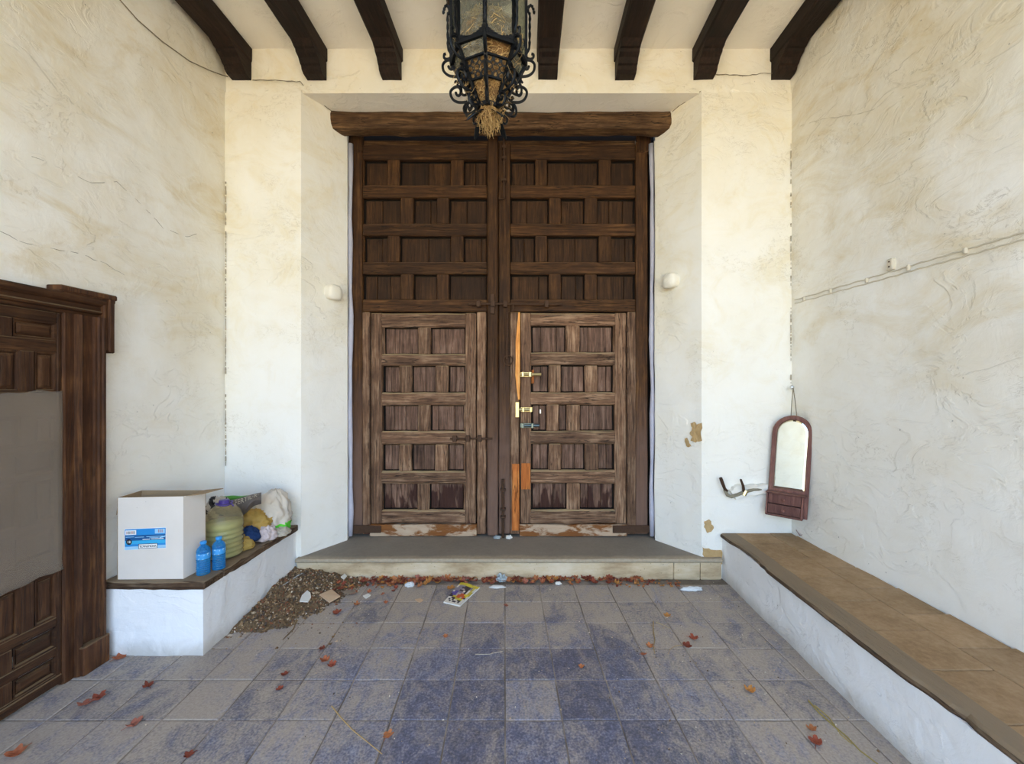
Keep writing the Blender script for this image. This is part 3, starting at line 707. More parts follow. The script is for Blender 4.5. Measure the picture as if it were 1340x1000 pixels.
def onRs(px, py, d=.002):
    q = onR(px, py, .006); q.x = wr(q.y) - wall_noise((wr(q.y), q.y, q.z)) - d; return q
def onLs(px, py, d=.002):
    q = onL(px, py, WL + .004); q.x = WL + wall_noise((WL, q.y, q.z)) + d; return q
# open joints in the two room corners, hairline cracks: dark slivers, too small to pick apart
def slivers(name, p0, p1, n, wid, parent, mat=M['rust'], lo=.2):
    p0, p1 = Vector(p0), Vector(p1); mb = MB()
    for k in range(n):
        u = (k + U(.1, .9)) / n
        if nz(u * 7, 1, p0.x, 1.5) < -lo: continue
        c = p0.lerp(p1, u); l = U(.004, .016); w_ = wid * U(.4, 1)
        mb.box(c.x - w_, c.x + w_, c.y - w_, c.y + w_, c.z - l, c.z + l, b=.001)
    mb.build(name, mat, parent, kind='stuff')
M['flake'] = m_plain('grey_flakes', hexc('a89c88'), .9)
wl = bpy.data.objects['wall_left']; wrt = bpy.data.objects['wall_right']
slivers('corner_joint', (WL + .014, WB - .01, .9), (WL + .014, WB - .01, 3.3), 110, .004, wl, M['flake'])
slivers('corner_joint', (wr(WB) - .012, WB - .01, .5), (wr(WB) - .012, WB - .01, 3.5), 110, .004, wrt, M['flake'])
slivers('corner_joint', (WL + .014, LY - .01, .05), (WL + .03, LY - .012, .37), 8, .005, wl, M['rust'], 2)
# crack running round the head of the opening
def crack(pts, r_, name, parent, mat):
    out = []
    for a, b_ in zip(pts, pts[1:]):
        L = (b_ - a).length; n = max(1, int(L / .03))
        for k in range(n):
            q = a.lerp(b_, k / n); out.append(q + Vector((U(-1, 1) * .003, 0, U(-1, 1) * .004)))
    out.append(pts[-1]); return MB().tube(out, [r_ * U(.5, 1.2) for _ in out], 5).build(name, mat, parent, kind='stuff')
e = -.006
crack([P(330, 105, WB + e), P(360, 105, WB + e), P(393, 107, WB + e), P(397, 112, WB + e)], .0035, 'plaster_crack', wall_back, M['cable'])
crack([P(935, 97, WB + e), P(975, 99, WB + e), P(1000, 96, WB + e), P(1033, 96, WB + e)], .003, 'plaster_crack', wall_back, M['cable'])
crack([onRev(397.5, 114, False), onRev(400, 122, False), onRev(418, 133, False), onRev(436, 147, False)], .0045, 'plaster_crack', rev_l, M['cable'])
crack([onRev(917, 119), onRev(905, 127), onRev(890, 138), onRev(880, 146)], .0045, 'plaster_crack', rev_r, M['cable'])
crack([onRs(1045, 165, .0), onRs(1080, 155, .0), onRs(1120, 150, .0), onRs(1145, 142, .0), onRs(1168, 120, .0)], .0022, 'plaster_crack', wrt, M['cable_white'])
crack([onLs(0, 302, .0), onLs(25, 315, .0), onLs(60, 324, .0), onLs(100, 330, .0), onLs(140, 345, .0), onLs(165, 360, .0)], .0014, 'plaster_crack', wl, M['cable'])
crack([onLs(40, 205, .0), onLs(75, 218, .0), onLs(120, 240, .0), onLs(152, 238, .0), onLs(180, 262, .0), onLs(215, 298, .0), onLs(245, 310, .0), onLs(258, 306, .0)], .0012, 'plaster_crack', wl, M['cable'])
# sagging wire on the left wall
pts = [onL(a, b_, WL + .016) for a, b_ in ((150, -8), (165, 9), (180, 26), (212, 54), (248, 80), (275, 92.5), (290, 98), (300, 101))]
w0 = MB().tube(pts, .0035, 6).build('hanging_wire', M['cable']); tag(w0, 'thin dark wire sagging down the upper left wall to the corner', 'wire')
# painted cable run with clips on the right wall
cr = thing('wall_cable', onR(1200, 347), 'whitewashed cable run clipped along the right wall', 'cable')
for d0, d1, y0_, y1_ in ((0, 0, 392.5, 302), (4.6, 9.5, 392.5, 302)):
    ps = [onRs(1040 + (1345 - 1040) * i / 48, y0_ + d0 + (y1_ + d1 - y0_ - d0) * i / 48 + .5 * math.sin(i * 1.9), .0035) for i in range(49)]
    MB().tube(ps, .004, 6).build('cable', M['cable_white'], cr)
for px in (1052, 1087, 1133, 1188, 1262):
    py = 392.5 - (px - 1040) * .3 + 2.5; c = onRs(px, py, .004)
    MB().box(c.x - .012, c.x + .006, c.y - .009, c.y + .009, c.z - .014, c.z + .016, b=.004).build('clip', M['cable_white'], cr)
c = onRs(1165, 346, .006); jb = MB().box(c.x - .014, c.x + .02, c.y - .022, c.y + .022, c.z - .034, c.z + .034, b=.006).build('junction_box', M['cable_white'], cr)
for zz in (.016, -.014):
    MB().box(c.x - .017, c.x - .012, c.y - .004, c.y + .004, c.z + zz - .004, c.z + zz + .004, b=.001).build('screw', M['rust'], jb)
# plastered brackets either side of the gate
for px, py, right, lab in ((434, 383, False, 'whitewashed stone bracket on the left reveal beside the gate'), (880, 368, True, 'whitewashed stone bracket on the right reveal beside the gate')):
    c = onRev(px, py, right); nrm = Vector((-.80, -.59, 0)) if right else Vector((.85, -.52, 0)); tg = Vector((nrm.y, -nrm.x, 0))
    mb = MB(); vs = []; fs = []; K = 14
    for i, (dep, sc_) in enumerate(((-.03, 1.0), (.02, .98), (.055, .92), (.075, .74), (.08, .3))):
        for k in range(K):
            a = 2 * math.pi * k / K; ca, sa = math.cos(a), math.sin(a)
            q = (abs(ca) ** 4 + abs(sa) ** 4) ** -.25; u = .068 * q * ca * sc_; v_ = .062 * q * sa * sc_ - (.012 if sa < 0 else -.003) * (i > 1)
            p_ = c + tg * u + Vector((0, 0, v_)) + nrm * (dep + .006 * nz(u, v_, dep + px, 16)); vs.append(tuple(p_))
    for i in range(4):
        for k in range(K): fs.append((i * K + k, i * K + (k + 1) % K, (i + 1) * K + (k + 1) % K, (i + 1) * K + k))
    fs.append(tuple(range(4 * K, 5 * K)))
    tag(mb.add(vs, fs).build('stone_bracket', M['plaster_back'], smooth=True, off=tuple(c)), lab, 'bracket')

# ================================================================== MIRROR
ml = P(1004, 671, 3.318); mr = P(1056.5, 680.5, 3.135); ml.z = mr.z = .545
mc = (ml + mr) / 2; tx = (mr - ml).normalized(); tn = Vector((tx.y, -tx.x, 0)); 
if tn.y > 0: tn = -tn
roll = math.radians(2.6); ux = tx * math.cos(roll) - Vector((0, 0, 1)) * math.sin(roll) * 0 ; uz = (Vector((0, 0, 1)) + tx * math.tan(roll)).normalized()
MWd = (mr - ml).length / 2
mir = thing('wall_mirror', tuple(mc), 'arched mirror in a reddish wooden frame with two little drawers, hung across the right corner', 'mirror')
def mp(u, v, d_): return tuple(mc + tx * u + uz * v + tn * (d_ - .085 * v))
def arch(hw, v0, v1, d_, n=14):
    """outline: straight sides, round head"""
    pts = [(-hw, v0), (hw, v0)] + [(hw * math.cos(a), v1 - hw + hw * math.sin(a)) for a in [math.pi * i / n for i in range(n + 1)]]
    return [mp(u, v, d_) for u, v in pts]
A = arch(MWd, .0, .775, .0); B = arch(MWd, .0, .775, .022); C = arch(MWd - .006, .004, .769, .028); D = arch(MWd - .025, .2, .748, .028); E = arch(MWd - .029, .204, .744, .014)
n = len(A); vs = A + B + C + D + E; fs = [(r_ * n + k, r_ * n + (k + 1) % n, r_ * n + n + (k + 1) % n, r_ * n + n + k) for r_ in range(4) for k in range(n)] + [tuple(range(n - 1, -1, -1))]
MB().add(vs, fs).build('frame', M['mirror_wood'], mir)
G0 = arch(MWd - .0285, .2045, .7435, .0145); G1 = arch(MWd - .042, .218, .730, .0185)
mb = MB(); n = len(G0); mb.add(G0 + G1, [(k, (k + 1) % n, n + (k + 1) % n, n + k) for k in range(n)] + [tuple(range(n, 2 * n))])
M['mirror'] = m_plain('mirror_glass', hexc('dfe2d8'), .03, 1.0); gl = mb.build('glass', M['mirror'], mir); gl['label'] = 'bevelled mirror glass'
def mbox(name, u0, u1, v0, v1, d0, d1, par, mat=M['mirror_wood']):
    g = MB().box(u0, u1, d0, d1, v0, v1, b=.003); g.v = [mp(u, v, d_) for u, d_, v in g.v]; return g.build(name, mat, par)
mbox('shelf', -MWd - .004, MWd - .004, .172, .183, .02, .085, mir)
mbox('drawer_case', -MWd, -MWd + .012, .0, .172, .02, .072, mir); mbox('drawer_case', MWd - .035, MWd - .022, .0, .172, .02, .072, mir); mbox('drawer_case', -MWd, MWd - .02, -.002, .012, .02, .072, mir)
for v0, v1 in ((.016, .086), (.094, .168)):
    dr = mbox('drawer', -MWd + .014, MWd - .037, v0, v1, .02, .066, mir)
    kn = MB().lathe([(.002, 0), (.004, .003), (.006, .012), (.012, .02), (.011, .03), (.004, .034)], (0, 0, 0), 10); u, v = -.012, (v0 + v1) / 2
    kn.v = [mp(u + x, v + y, .064 + z) for x, y, z in kn.v]; kn.build('knob', M['mirror_wood'], dr)
hk = P(1037, 507, 3.30); apex = Vector(mp(0, .775, .004))
cd = MB(); 
for s_ in (-.018, .02): cd.tube([hk + Vector((0, -.01, -.005)), hk.lerp(apex, .5) + tx * s_ * .6 + Vector((0, -.004, 0)), apex + tx * s_ - Vector((0, 0, .006))], .003, 5)
cd.build('hanging_cord', M['cable'], mir)
hb = MB().lathe([(.004, 0), (.016, .004), (.018, .014), (.012, .026), (.004, .03)], (0, 0, 0), 10); hb.v = [tuple(hk + Vector((x, -z + .02, y))) for x, y, z in hb.v]
hb.tube([hk + Vector((-.016, 0, .004)), hk + Vector((-.022, -.02, .012))], .005, 6)
tag(hb.build('wall_hook', M['chrome'], off=tuple(hk)), 'small metal hook in the right corner holding the mirror cord', 'hook')
# old pipe stub coming out of the wall left of the mirror
pb = P(972, 640, WB)
pp = thing('wall_pipe', tuple(pb), 'old bent water pipe stub half plastered into the wall, left of the mirror', 'pipe')
M['pipe'] = m_plain('old_lead_pipe', hexc('8e8672'), .65, .2, .35, .4, 40)
def bp(a, b_, d_): return P(a, b_, WB - d_)
MB().tube([bp(948, 641, .05), bp(952, 648, .055), bp(957, 650, .055), bp(965, 647.5, .05), bp(975, 643.5, .045), bp(986, 641, .035), bp(998, 640.5, .025), bp(1008, 641, .01)], [.011, .014, .014, .013, .013, .011, .011, .010], 8).build('pipe', M['pipe'], pp)
MB().tube([bp(943, 625.5, .07), bp(945, 631, .066), bp(948.5, 640, .055), bp(951, 643, .05)], [.013, .014, .012, .013], 8).build('pipe_end', M['rust'], pp)
MB().tube([bp(969.2, 627.5, .07), bp(972.5, 636, .06), bp(973.5, 644, .05)], [.008, .010, .012], 8).build('tap_stub', M['rust'], pp)
MB().tube([bp(973, 648, .05), bp(976, 642, .05)], [.019, .019], 8).build('coupling', M['brass'], pp)['label'] = 'brass coupling'
mb = MB(); pts = [bp(952, 641, .0), bp(962, 634, .0), bp(972, 634, .0), bp(984, 632, .0), bp(1004, 633, .0), bp(1008, 645, 0), bp(985, 647, 0), bp(960, 652, 0)]
flake(pts, (0, -1, 0), .045, 'plaster_lump', M['white_paint'], pp, 'white plaster daubed round the pipe')

# ================================================================== CARDBOARD BOX
BZ = .4315
t = NT('carton_white'); n1 = t.noise(t.obj(), 6, 5, .6); n3 = t.voro(t.obj(), 14)
M['carton'] = t.done(t.mix(t.math('MULTIPLY', t.math('SUBTRACT', 1.0, t.step(n3, .03, .05)), .25), t.mix(n1, hexc('dcd3c8'), hexc('e9e2d9')), hexc('8a7f70')), .75, spec=.2)
M['kraft'] = m_plain('kraft_inside', hexc('9c8464'), .85, 0, .12, .1, 20)
bxA, bxB, bxC, bxD = Vector((-2.368, 2.405, BZ)), Vector((-1.992, 2.412, BZ)), Vector((-1.985, 2.572, BZ)), Vector((-2.375, 2.566, BZ))
HB = .474
cb = thing('cardboard_box', tuple((bxA + bxC) / 2), 'tall open white cardboard box with a blue shipping label on the left bench', 'box')
def panel(a, b_, z0, z1, th, name, par, inward, zb=None):
    up = Vector((0, 0, 1)); o3 = inward * th; q = [a + up * z0, b_ + up * z0, b_ + up * (z1 if zb is None else zb), a + up * z1]
    mb = MB(); q2 = [p_ + o3 for p_ in q]
    mb.add([tuple(p_) for p_ in q], [(0, 1, 2, 3)], 0); mb.add([tuple(p_) for p_ in q2], [(3, 2, 1, 0)], 1)
    for k in range(4): mb.quad(tuple(q[k]), tuple(q[(k + 1) % 4]), tuple(q2[(k + 1) % 4]), tuple(q2[k]), 1)
    return mb.build(name, [M['carton'], M['kraft']], par)
fp = panel(bxA, bxB, 0, HB - .002, .004, 'front_panel', cb, Vector((0, 1, 0)), HB + .004)
panel(bxB, bxC, 0, HB + .004, .004, 'side_panel', cb, Vector((-1, 0, 0)), HB + .002)
panel(bxC, bxD, 0, HB, .004, 'back_panel', cb, Vector((0, -1, 0)))
panel(bxD, bxA, 0, HB, .004, 'side_panel', cb, Vector((1, 0, 0)), HB - .002)
MB().add([tuple(p_ + Vector((0, 0, .003))) for p_ in (bxA, bxB, bxC, bxD)] + [tuple(p_) for p_ in (bxA, bxB, bxC, bxD)], [(0, 1, 2, 3), (7, 6, 5, 4)]).build('bottom', M['kraft'], cb)
def flap(pts, name='flap', inside_up=True):
    n_ = (Vector(pts[1]) - Vector(pts[0])).cross(Vector(pts[2]) - Vector(pts[0])).normalized() * .004
    mb = MB(); k = len(pts); lo = [Vector(p_) - n_ for p_ in pts]
    mb.add([tuple(p_) for p_ in pts], [tuple(range(k))], 1); mb.add([tuple(p_) for p_ in lo], [tuple(range(k - 1, -1, -1))], 0)
    for i in range(k): mb.quad(tuple(pts[i]), tuple(pts[(i + 1) % k]), tuple(lo[(i + 1) % k]), tuple(lo[i]), 1)
    return mb.build(name, [M['carton'], M['kraft']], cb)
tB, tC = bxB + Vector((0, 0, HB + .005)), bxC + Vector((0, 0, HB + .003))
flap([tB + Vector((0, .015, 0)), tB + Vector((.085, .03, .006)), tC + Vector((.115, -.01, .012)), tC])
tA, tD = bxA + Vector((0, 0, HB)), bxD + Vector((0, 0, HB))
flap([tD + Vector((-.001, -.01, 0)), tD + Vector((-.020, -.012, -.10)), tA + Vector((-.018, .012, -.105)), tA + Vector((-.001, .01, -.003))])
flap([bxB + Vector((-.006, .004, HB)), bxA + Vector((.006, .004, HB - .004)), bxA + Vector((.01, .03, HB - .13)), bxB + Vector((-.012, .03, HB - .13))])
flap([bxD + Vector((.006, -.005, HB - .002)), bxC + Vector((-.006, -.005, HB - .002)), bxC + Vector((-.012, -.03, HB - .13)), bxD + Vector((.01, -.03, HB - .13))][::-1])
# tape mark and shipping label (upside down, as the box stands on its head)
fa = (bxB - bxA); fl = fa.length; fa.normalize(); fn = Vector((fa.y, -fa.x, 0))
def lp(px, py, d_=.001):          # point on the front panel
    k = (px - VX) / F; q = bxA - fn * 0; Y = (fa.x * q.y - fa.y * q.x) / (fa.x - fa.y * k); return Vector((k * Y, Y, H - (py - VY) / F * Y)) + fn * d_
mats = [m_plain('label_' + n_, hexc(c_), .45) for n_, c_ in (('blue', '2f8fd6'), ('navy', '1f5a94'), ('white', 'f2f2f0'), ('black', '1c1d22'), ('pale', '9fd0ee'), ('red', 'b0524a'), ('azure', '3fb0e2'))]
lab = MB()
def lq(x0, y0, x1, y1, mi, d_, sk=-.045):
    f = lambda x, y: tuple(lp(x, y + (x - 190) * sk, d_))
    lab.quad(f(x0, y1), f(x1, y1), f(x1, y0), f(x0, y0), mi)
lq(163, 691, 217.5, 719, 2, .0008); lq(163.6, 691.8, 217, 718, 0, .0012); lq(163.6, 700, 217, 707, 1, .0016); lq(163.6, 707, 217, 711.5, 6, .0016); lq(163.6, 714.5, 182, 718.6, 4, .0016); lq(206, 714, 217, 717.6, 4, .0016)
lq(164.6, 693.2, 178.6, 699.2, 2, .002); lq(203, 692.8, 216, 698.8, 4, .0016)
for k in range(9): lq(166 + k * 1.3, 694.5, 166.6 + k * 1.3, 698, 5 if k in (0, 5, 6) else 3, .0024)
for k in range(4): lq(207.5 + k * 1.8, 693.6, 208.2 + k * 1.8, 697.6, 5, .0024)
for (x0, x1, y) in ((165, 176, 701.5), (177, 189, 702.2), (192, 214, 702.0), (187, 197, 705.4), (198.5, 214.5, 705.2), (196, 208, 703.6)): lq(x0, y, x1, y + .8, 4 if y < 705 else 2, .0024)
lq(181.5, 711.4, 206.5, 718, 3, .002); lq(182.2, 712, 205.9, 717.3, 2, .0024)
lq(209, 708.5, 217, 710.2, 4, .0024, -.3)
cc = lp(169.2, 709.4, .0022)
ci = [tuple(cc + fa * .0165 * math.cos(a) + Vector((0, 0, .0165 * math.sin(a)))) for a in [2 * math.pi * i / 18 for i in range(18)]]
lab.add(ci, [tuple(range(18))], 3)
lo_ = lab.build('shipping_label', mats, fp); lo_['label'] = 'blue and white printed label, upside down'
def frame4(c, ax, up): 
    ax, up = Vector(ax).normalized(), Vector(up).normalized(); n_ = ax.cross(up); return Matrix(((ax.x, up.x, n_.x, c.x), (ax.y, up.y, n_.y, c.y), (ax.z, up.z, n_.z, c.z), (0, 0, 0, 1)))
sl = (fa + Vector((0, 0, .045))).normalized()
t1 = text_mb('WOLFPACK', .0178, frame4(lp(194.1, 714.4, .0035), -sl, Vector((0, 0, -1)) + fa * .045)); 
t1.build('printing', mats[3], fp)
text_mb('18', .021, frame4(cc + fn * .001, sl, (0, 0, 1))).build('printing', mats[2], fp)
# tape mark on the side
# ================================================================== BOTTLES
def clear_bottle():
    t = NT('blue_bottle_plastic'); t.done(hexc('3b9bd8'), .1); tr = t.node('ShaderNodeBsdfTransparent'); tr.inputs[0].default_value = hexc('8cc8ee'); mx = t.node('ShaderNodeMixShader')
    lw = t.node('ShaderNodeLayerWeight'); lw.inputs[0].default_value = .4
    t.put(mx.inputs[0], t.math('ADD', .3, t.math('MULTIPLY', lw.outputs['Facing'], .6), True)); t.t.links.new(tr.outputs[0], mx.inputs[1]); t.t.links.new(t.b.outputs[0], mx.inputs[2]); t.t.links.new(mx.outputs[0], t.out.inputs[0]); return t.m
M['pet_blue'] = clear_bottle()
M['cap_blue'] = m_plain('blue_cap', hexc('2f93dd'), .35)
t = NT('bottle_band'); zz = t.xyz(t.obj())[2]; n1 = t.noise(t.map(t.obj(), (1, 1, .6)), 55, 3, .5)
M['band'] = t.done(t.mix(t.step(n1, .5, .56), hexc('3795d6'), hexc('bfe3f5')), .35)
def bottle(loc, lab, rot):
    b = thing('water_bottle', loc, lab, 'bottle', 'blue water bottles on the left bench')
    pr = [(.026, 0), (.033, .003), (.035, .009)]
    z = .012
    while z < .088: pr += [(.035, z), (.0322, z + .004), (.0322, z + .007), (.035, z + .0105)]; z += .0128
    pr += [(.035, .09), (.0335, .094), (.0335, .13), (.035, .134), (.0345, .142), (.029, .157), (.019, .168), (.0135, .173), (.0135, .178), (.016, .179), (.016, .181), (.0125, .183)]
    MB().lathe(pr, loc, 20).build('body', M['pet_blue'], b, smooth=True)
    MB().lathe([(.0345, .096), (.0349, .097), (.0349, .127), (.0345, .128)], loc, 20).build('label_band', M['band'], b, smooth=True)
    MB().lathe([(.0155, .181), (.0162, .183), (.016, .193), (.0145, .196), (.004, .1965)], loc, 16, fun=lambda r_, z, a: r_ * (1 + .03 * math.cos(a * 8))).build('cap', M['cap_blue'], b)
bottle((-1.925, 2.475, BZ), 'small blue water bottle at the bench corner, beside the cardboard box', 0)
bottle((-1.887, 2.548, BZ), 'small blue water bottle in front of the big greenish jug', .4)
# ================================================================== JUG
JC = (-2.003, 2.752, BZ)
jug = thing('water_jug', JC, 'large ribbed clear jug of greenish water with purple cap', 'jug')
t = NT('jug_plastic'); n1 = t.noise(t.obj(), 30, 3, .5)
def thin_clear(t, col, tint, opac, rough=.12, nrm=None):
    t.done(col, rough, nrm); tr = t.node('ShaderNodeBsdfTransparent'); tr.inputs[0].default_value = tint; mx = t.node('ShaderNodeMixShader')
    lw = t.node('ShaderNodeLayerWeight'); lw.inputs[0].default_value = .35
    t.put(mx.inputs[0], t.math('ADD', opac, t.math('MULTIPLY', lw.outputs['Facing'], .45), True)); t.t.links.new(tr.outputs[0], mx.inputs[1]); t.t.links.new(t.b.outputs[0], mx.inputs[2]); t.t.links.new(mx.outputs[0], t.out.inputs[0]); return t.m
M['jug'] = thin_clear(t, hexc('bcae8c'), hexc('f0ead8'), .22, .12, t.bump(n1, .25, .003))
M['jugwater'] = m_plain('green_water', hexc('bcc48a'), .15)
pr = [(.085, 0), (.105, .004), (.113, .014)]
z = .02
while z < .20: pr += [(.114, z), (.107, z + .010), (.107, z + .016), (.114, z + .024)]; z += .031
pr += [(.1145, .215), (.112, .24), (.105, .275), (.09, .31), (.068, .338), (.045, .354), (.030, .360), (.028, .372)]
pr = [(r_ * .96, z * .945) for r_, z in pr]
MB().lathe(pr, JC, 48, fun=lambda r_, z, a: r_ * (1 - (.035 * max(0, math.cos(a * 16)) * min(1, max(0, (z - .215) / .05)) if z < .35 else 0))).build('body', M['jug'], jug, smooth=True)
MB().lathe([(max(.02, r_ - .0035), z + .002) for r_, z in pr if z < .222] + [(.103, .224)], JC, 32).build('water', M['jugwater'], jug, smooth=True)
M['purple'] = m_plain('purple_cap', hexc('4a3a8a'), .4)
MB().lathe([(.030, .340), (.031, .342), (.030, .363), (.026, .366), (.005, .367)], JC, 20, fun=lambda r_, z, a: r_ * (1 + .03 * math.cos(a * 14))).build('cap', M['purple'], jug)
hp_ = [(JC[0] + .045 * math.cos(a), JC[1] + .045 * math.sin(a), BZ + .342 + .006 * math.sin(a * 2)) for a in [i * math.pi / 10 for i in range(21)]]
MB().tube(hp_ + [(JC[0] + .075, JC[1] - .02, BZ + .332)], .005, 6).build('carry_ring', M['purple'], jug)

# ================================================================== BAGS AND RAGS
def blob(name, c, rad, seed, mat, label, cat, amp=.22, fold=.10, ff=9, tilt=0, lean=0, group='bags and rags heaped behind the jug', base=BZ, nu=64, nv=40, mi_fn=None, yaw=0):
    c = Vector(c); mb = MB(); vs = []; fs = []
    rm = Matrix.Rotation(yaw, 3, 'Z') @ Matrix.Rotation(tilt, 3, 'Y')
    for i in range(nv + 1):
        th = math.pi * i / nv
        for k in range(nu):
            ph = 2 * math.pi * k / nu
            d_ = Vector((math.sin(th) * math.cos(ph), math.sin(th) * math.sin(ph), math.cos(th)))
            n1 = MN.fractal(d_ * 1.6 + Vector((seed, 0, 0)), .9, 2, 3); n2 = 1 - abs(MN.noise(d_ * ff * .35 + Vector((seed, seed, n1)))) * 2.2
            n3 = 1 - abs(MN.noise(d_ * ff * .8 + Vector((seed * 2, n1 * 2, 3)))) * 2
            s_ = 1 + amp * n1 + fold * n2 + fold * .55 * n3 + fold * .3 * (1 - abs(MN.noise(d_ * ff * 1.7 + Vector((seed, n3, n2)))) * 2)
            q = Vector((d_.x * rad[0], d_.y * rad[1], d_.z * rad[2])) * s_
            q = rm @ q; q.x += lean * q.z
            p_ = c + q
            if p_.z < base + .002: p_.z = base + .002 + .001 * R()
            p_.x = max(p_.x, WL + .03); p_.y = min(p_.y, WB - .03)
            vs.append(tuple(p_))
    for i in range(nv):
        for k in range(nu): fs.append((i * nu + k, i * nu + (k + 1) % nu, (i + 1) * nu + (k + 1) % nu, (i + 1) * nu + k))
    mb.add(vs, fs)
    if mi_fn: mb.mi = [mi_fn(sum((Vector(vs[i]) for i in f), Vector()) / 4) for f in fs]
    o = mb.build(name, mat, smooth=True, off=(c.x, c.y, base)); tag(o, label, cat, group); return o
def cloth(name, hx, var=.12, rough=.8, bump=.4): return m_plain(name, hexc(hx), rough, 0, var, bump, 26, .3)
M['sack_grey'] = m_plain('grey_sack', hexc('58504c'), .5, 0, .25, .3, 30); M['sack_cream'] = cloth('cream_sack', 'cfc4b4', .1, .55, .2); M['green'] = cloth('green_print', '5cc63c', .15, .45)
M['mustard'] = cloth('mustard_bag', 'b3914a', .25, .6); M['navy'] = cloth('navy_cloth', '1d3763', .15, .9); M['pink'] = cloth('pinkish_rag', 'cfc0bd', .16); M['beige'] = cloth('beige_rag', 'bdb3a2', .14)
M['ochre'] = cloth('ochre_cloth', 'a88d4a', .3); M['black'] = cloth('black_print', '26211f', .2, .5); M['dkgreen'] = cloth('green_edge', '4f9136', .2, .5)
c = P(355, 672, 3.16)
blob('cream_sack', (c.x, 3.17, BZ + .13), (.125, .10, .175), 3.1, [M['sack_cream'], M['green']], 'cream plastic sack with a bright green band at its foot', 'sack', .2, .10, 8, .2, -.12,
     mi_fn=lambda q: 1 if (q.x > c.x + .02 and BZ + .035 < q.z < BZ + .085) else 0)
c2 = P(328, 682, 3.04)
blob('mustard_bag', (c2.x, 3.05, BZ + .085), (.125, .085, .108), 7.7, M['mustard'], 'crumpled mustard yellow bag between the jug and the cream sack', 'bag', .2, .13, 10)
# grey printed sack: a folded sheet draped over the heap
def gs(u, v, th=0):
    px = 287 + 55 * u; top = 655.5 - 9.5 * u + 1.5 * math.sin(u * 5); bot = 673 - 13.5 * u + 11 * math.sin(min(1, u * 1.15) * math.pi) ** 1.5 * (1 if u < .87 else .8)
    py = top + (bot - top) * v; Y = 2.945 - .08 * math.sin(v * math.pi * .8) + .012 * math.sin(u * 13 + v * 4) + .01 * nz(u, v, 2, 4) + th
    return tuple(P(px, py, Y))
mb = MB(); mb.grid(lambda u, v: gs(u, v), 36, 16); mb.grid(lambda u, v: gs(u, v, .02 + .05 * math.sin(math.pi * u) * math.sin(math.pi * v)), 36, 16)
g1, g2 = 36, 16
def idx(i, k, s_): return s_ * 37 * 17 + i * 17 + k
edge = [(i, 0) for i in range(37)] + [(36, k) for k in range(1, 17)] + [(i, 16) for i in range(35, -1, -1)] + [(0, k) for k in range(15, 0, -1)]
for a, b_ in zip(edge, edge[1:] + edge[:1]): mb.f.append((idx(*a, 0), idx(*b_, 0), idx(*b_, 1), idx(*a, 1))); mb.mi.append(0)
gsk = thing('printed_sack', tuple(P(314, 662, 3.1)), 'dark grey sack with pale lettering lying over the mustard bag', 'sack', 'bags and rags heaped behind the jug')
mb.build('sack', M['sack_grey'], gsk, smooth=True)
mb = MB(); vs_ = []
tm = text_mb('FERTIL·R·', 1.0, Matrix.Identity(4)); xs_ = [v[0] for v in tm.v]; ys_ = [v[1] for v in tm.v]; x0, x1, y0, y1 = min(xs_), max(xs_), min(ys_), max(ys_)
for (x, y, z) in tm.v:
    u = .38 + .56 * (x - x0) / (x1 - x0); v = .30 - .26 * (y - y0) / (y1 - y0)
    p_ = Vector(gs(u, v)); p_.y -= .004 - z; vs_.append(tuple(p_))
mb.add(vs_, tm.f); mb.build('lettering', M['beige'], gsk)
ge = [tuple(P(288 + 40 * i / 12, 652.5 - .4 * i / 12 + math.sin(i) * .4, 3.15)) for i in range(13)]
mb = MB(); mb.tube(ge, [.006] + [.02] * 11 + [.006], 6); tag(mb.build('green_bag', M['dkgreen'], smooth=True), 'green plastic bag edge showing behind the grey printed sack', 'bag', 'bags and rags heaped behind the jug')
c3 = P(280, 672, 2.98)
blob('striped_bag', (c3.x, 2.99, BZ + .145), (.085, .075, .165), 2.2, [M['beige'], M['black']], 'crumpled beige and black striped bag behind the box', 'bag', .2, .13, 10, .25,
     mi_fn=lambda q: 1 if math.sin((q.x * .7 + q.z * .72) * 95) > .25 and q.z > BZ + .12 else 0)
c4 = P(325, 700, 2.94)
blob('navy_cloth', (c4.x + .012, 2.92, BZ + .070), (.066, .05, .058), 5.5, M['navy'], 'bunched navy blue cloth on the bench beside the jug', 'cloth', .18, .08, 6)
c5 = P(347, 697, 3.02)
blob('pale_pink_rag', (c5.x, 3.02, BZ + .048), (.062, .055, .058), 9.4, M['pink'], 'crumpled pale pinkish rag near the bench edge', 'cloth', .22, .14, 11)
c6 = P(365, 696, 3.12)
blob('beige_rag', (c6.x - .006, 3.12, BZ + .028), (.075, .07, .034), 6.1, M['beige'], 'flat beige rag at the far end of the left bench', 'cloth', .22, .12, 9)
c7 = P(320, 710, 2.86)
blob('ochre_cloth', (c7.x - .004, 2.86, BZ + .036), (.056, .05, .048), 8.3, M['ochre'], 'ochre yellow cloth slumped against the right side of the jug', 'cloth', .22, .15, 8, 0, -.25)

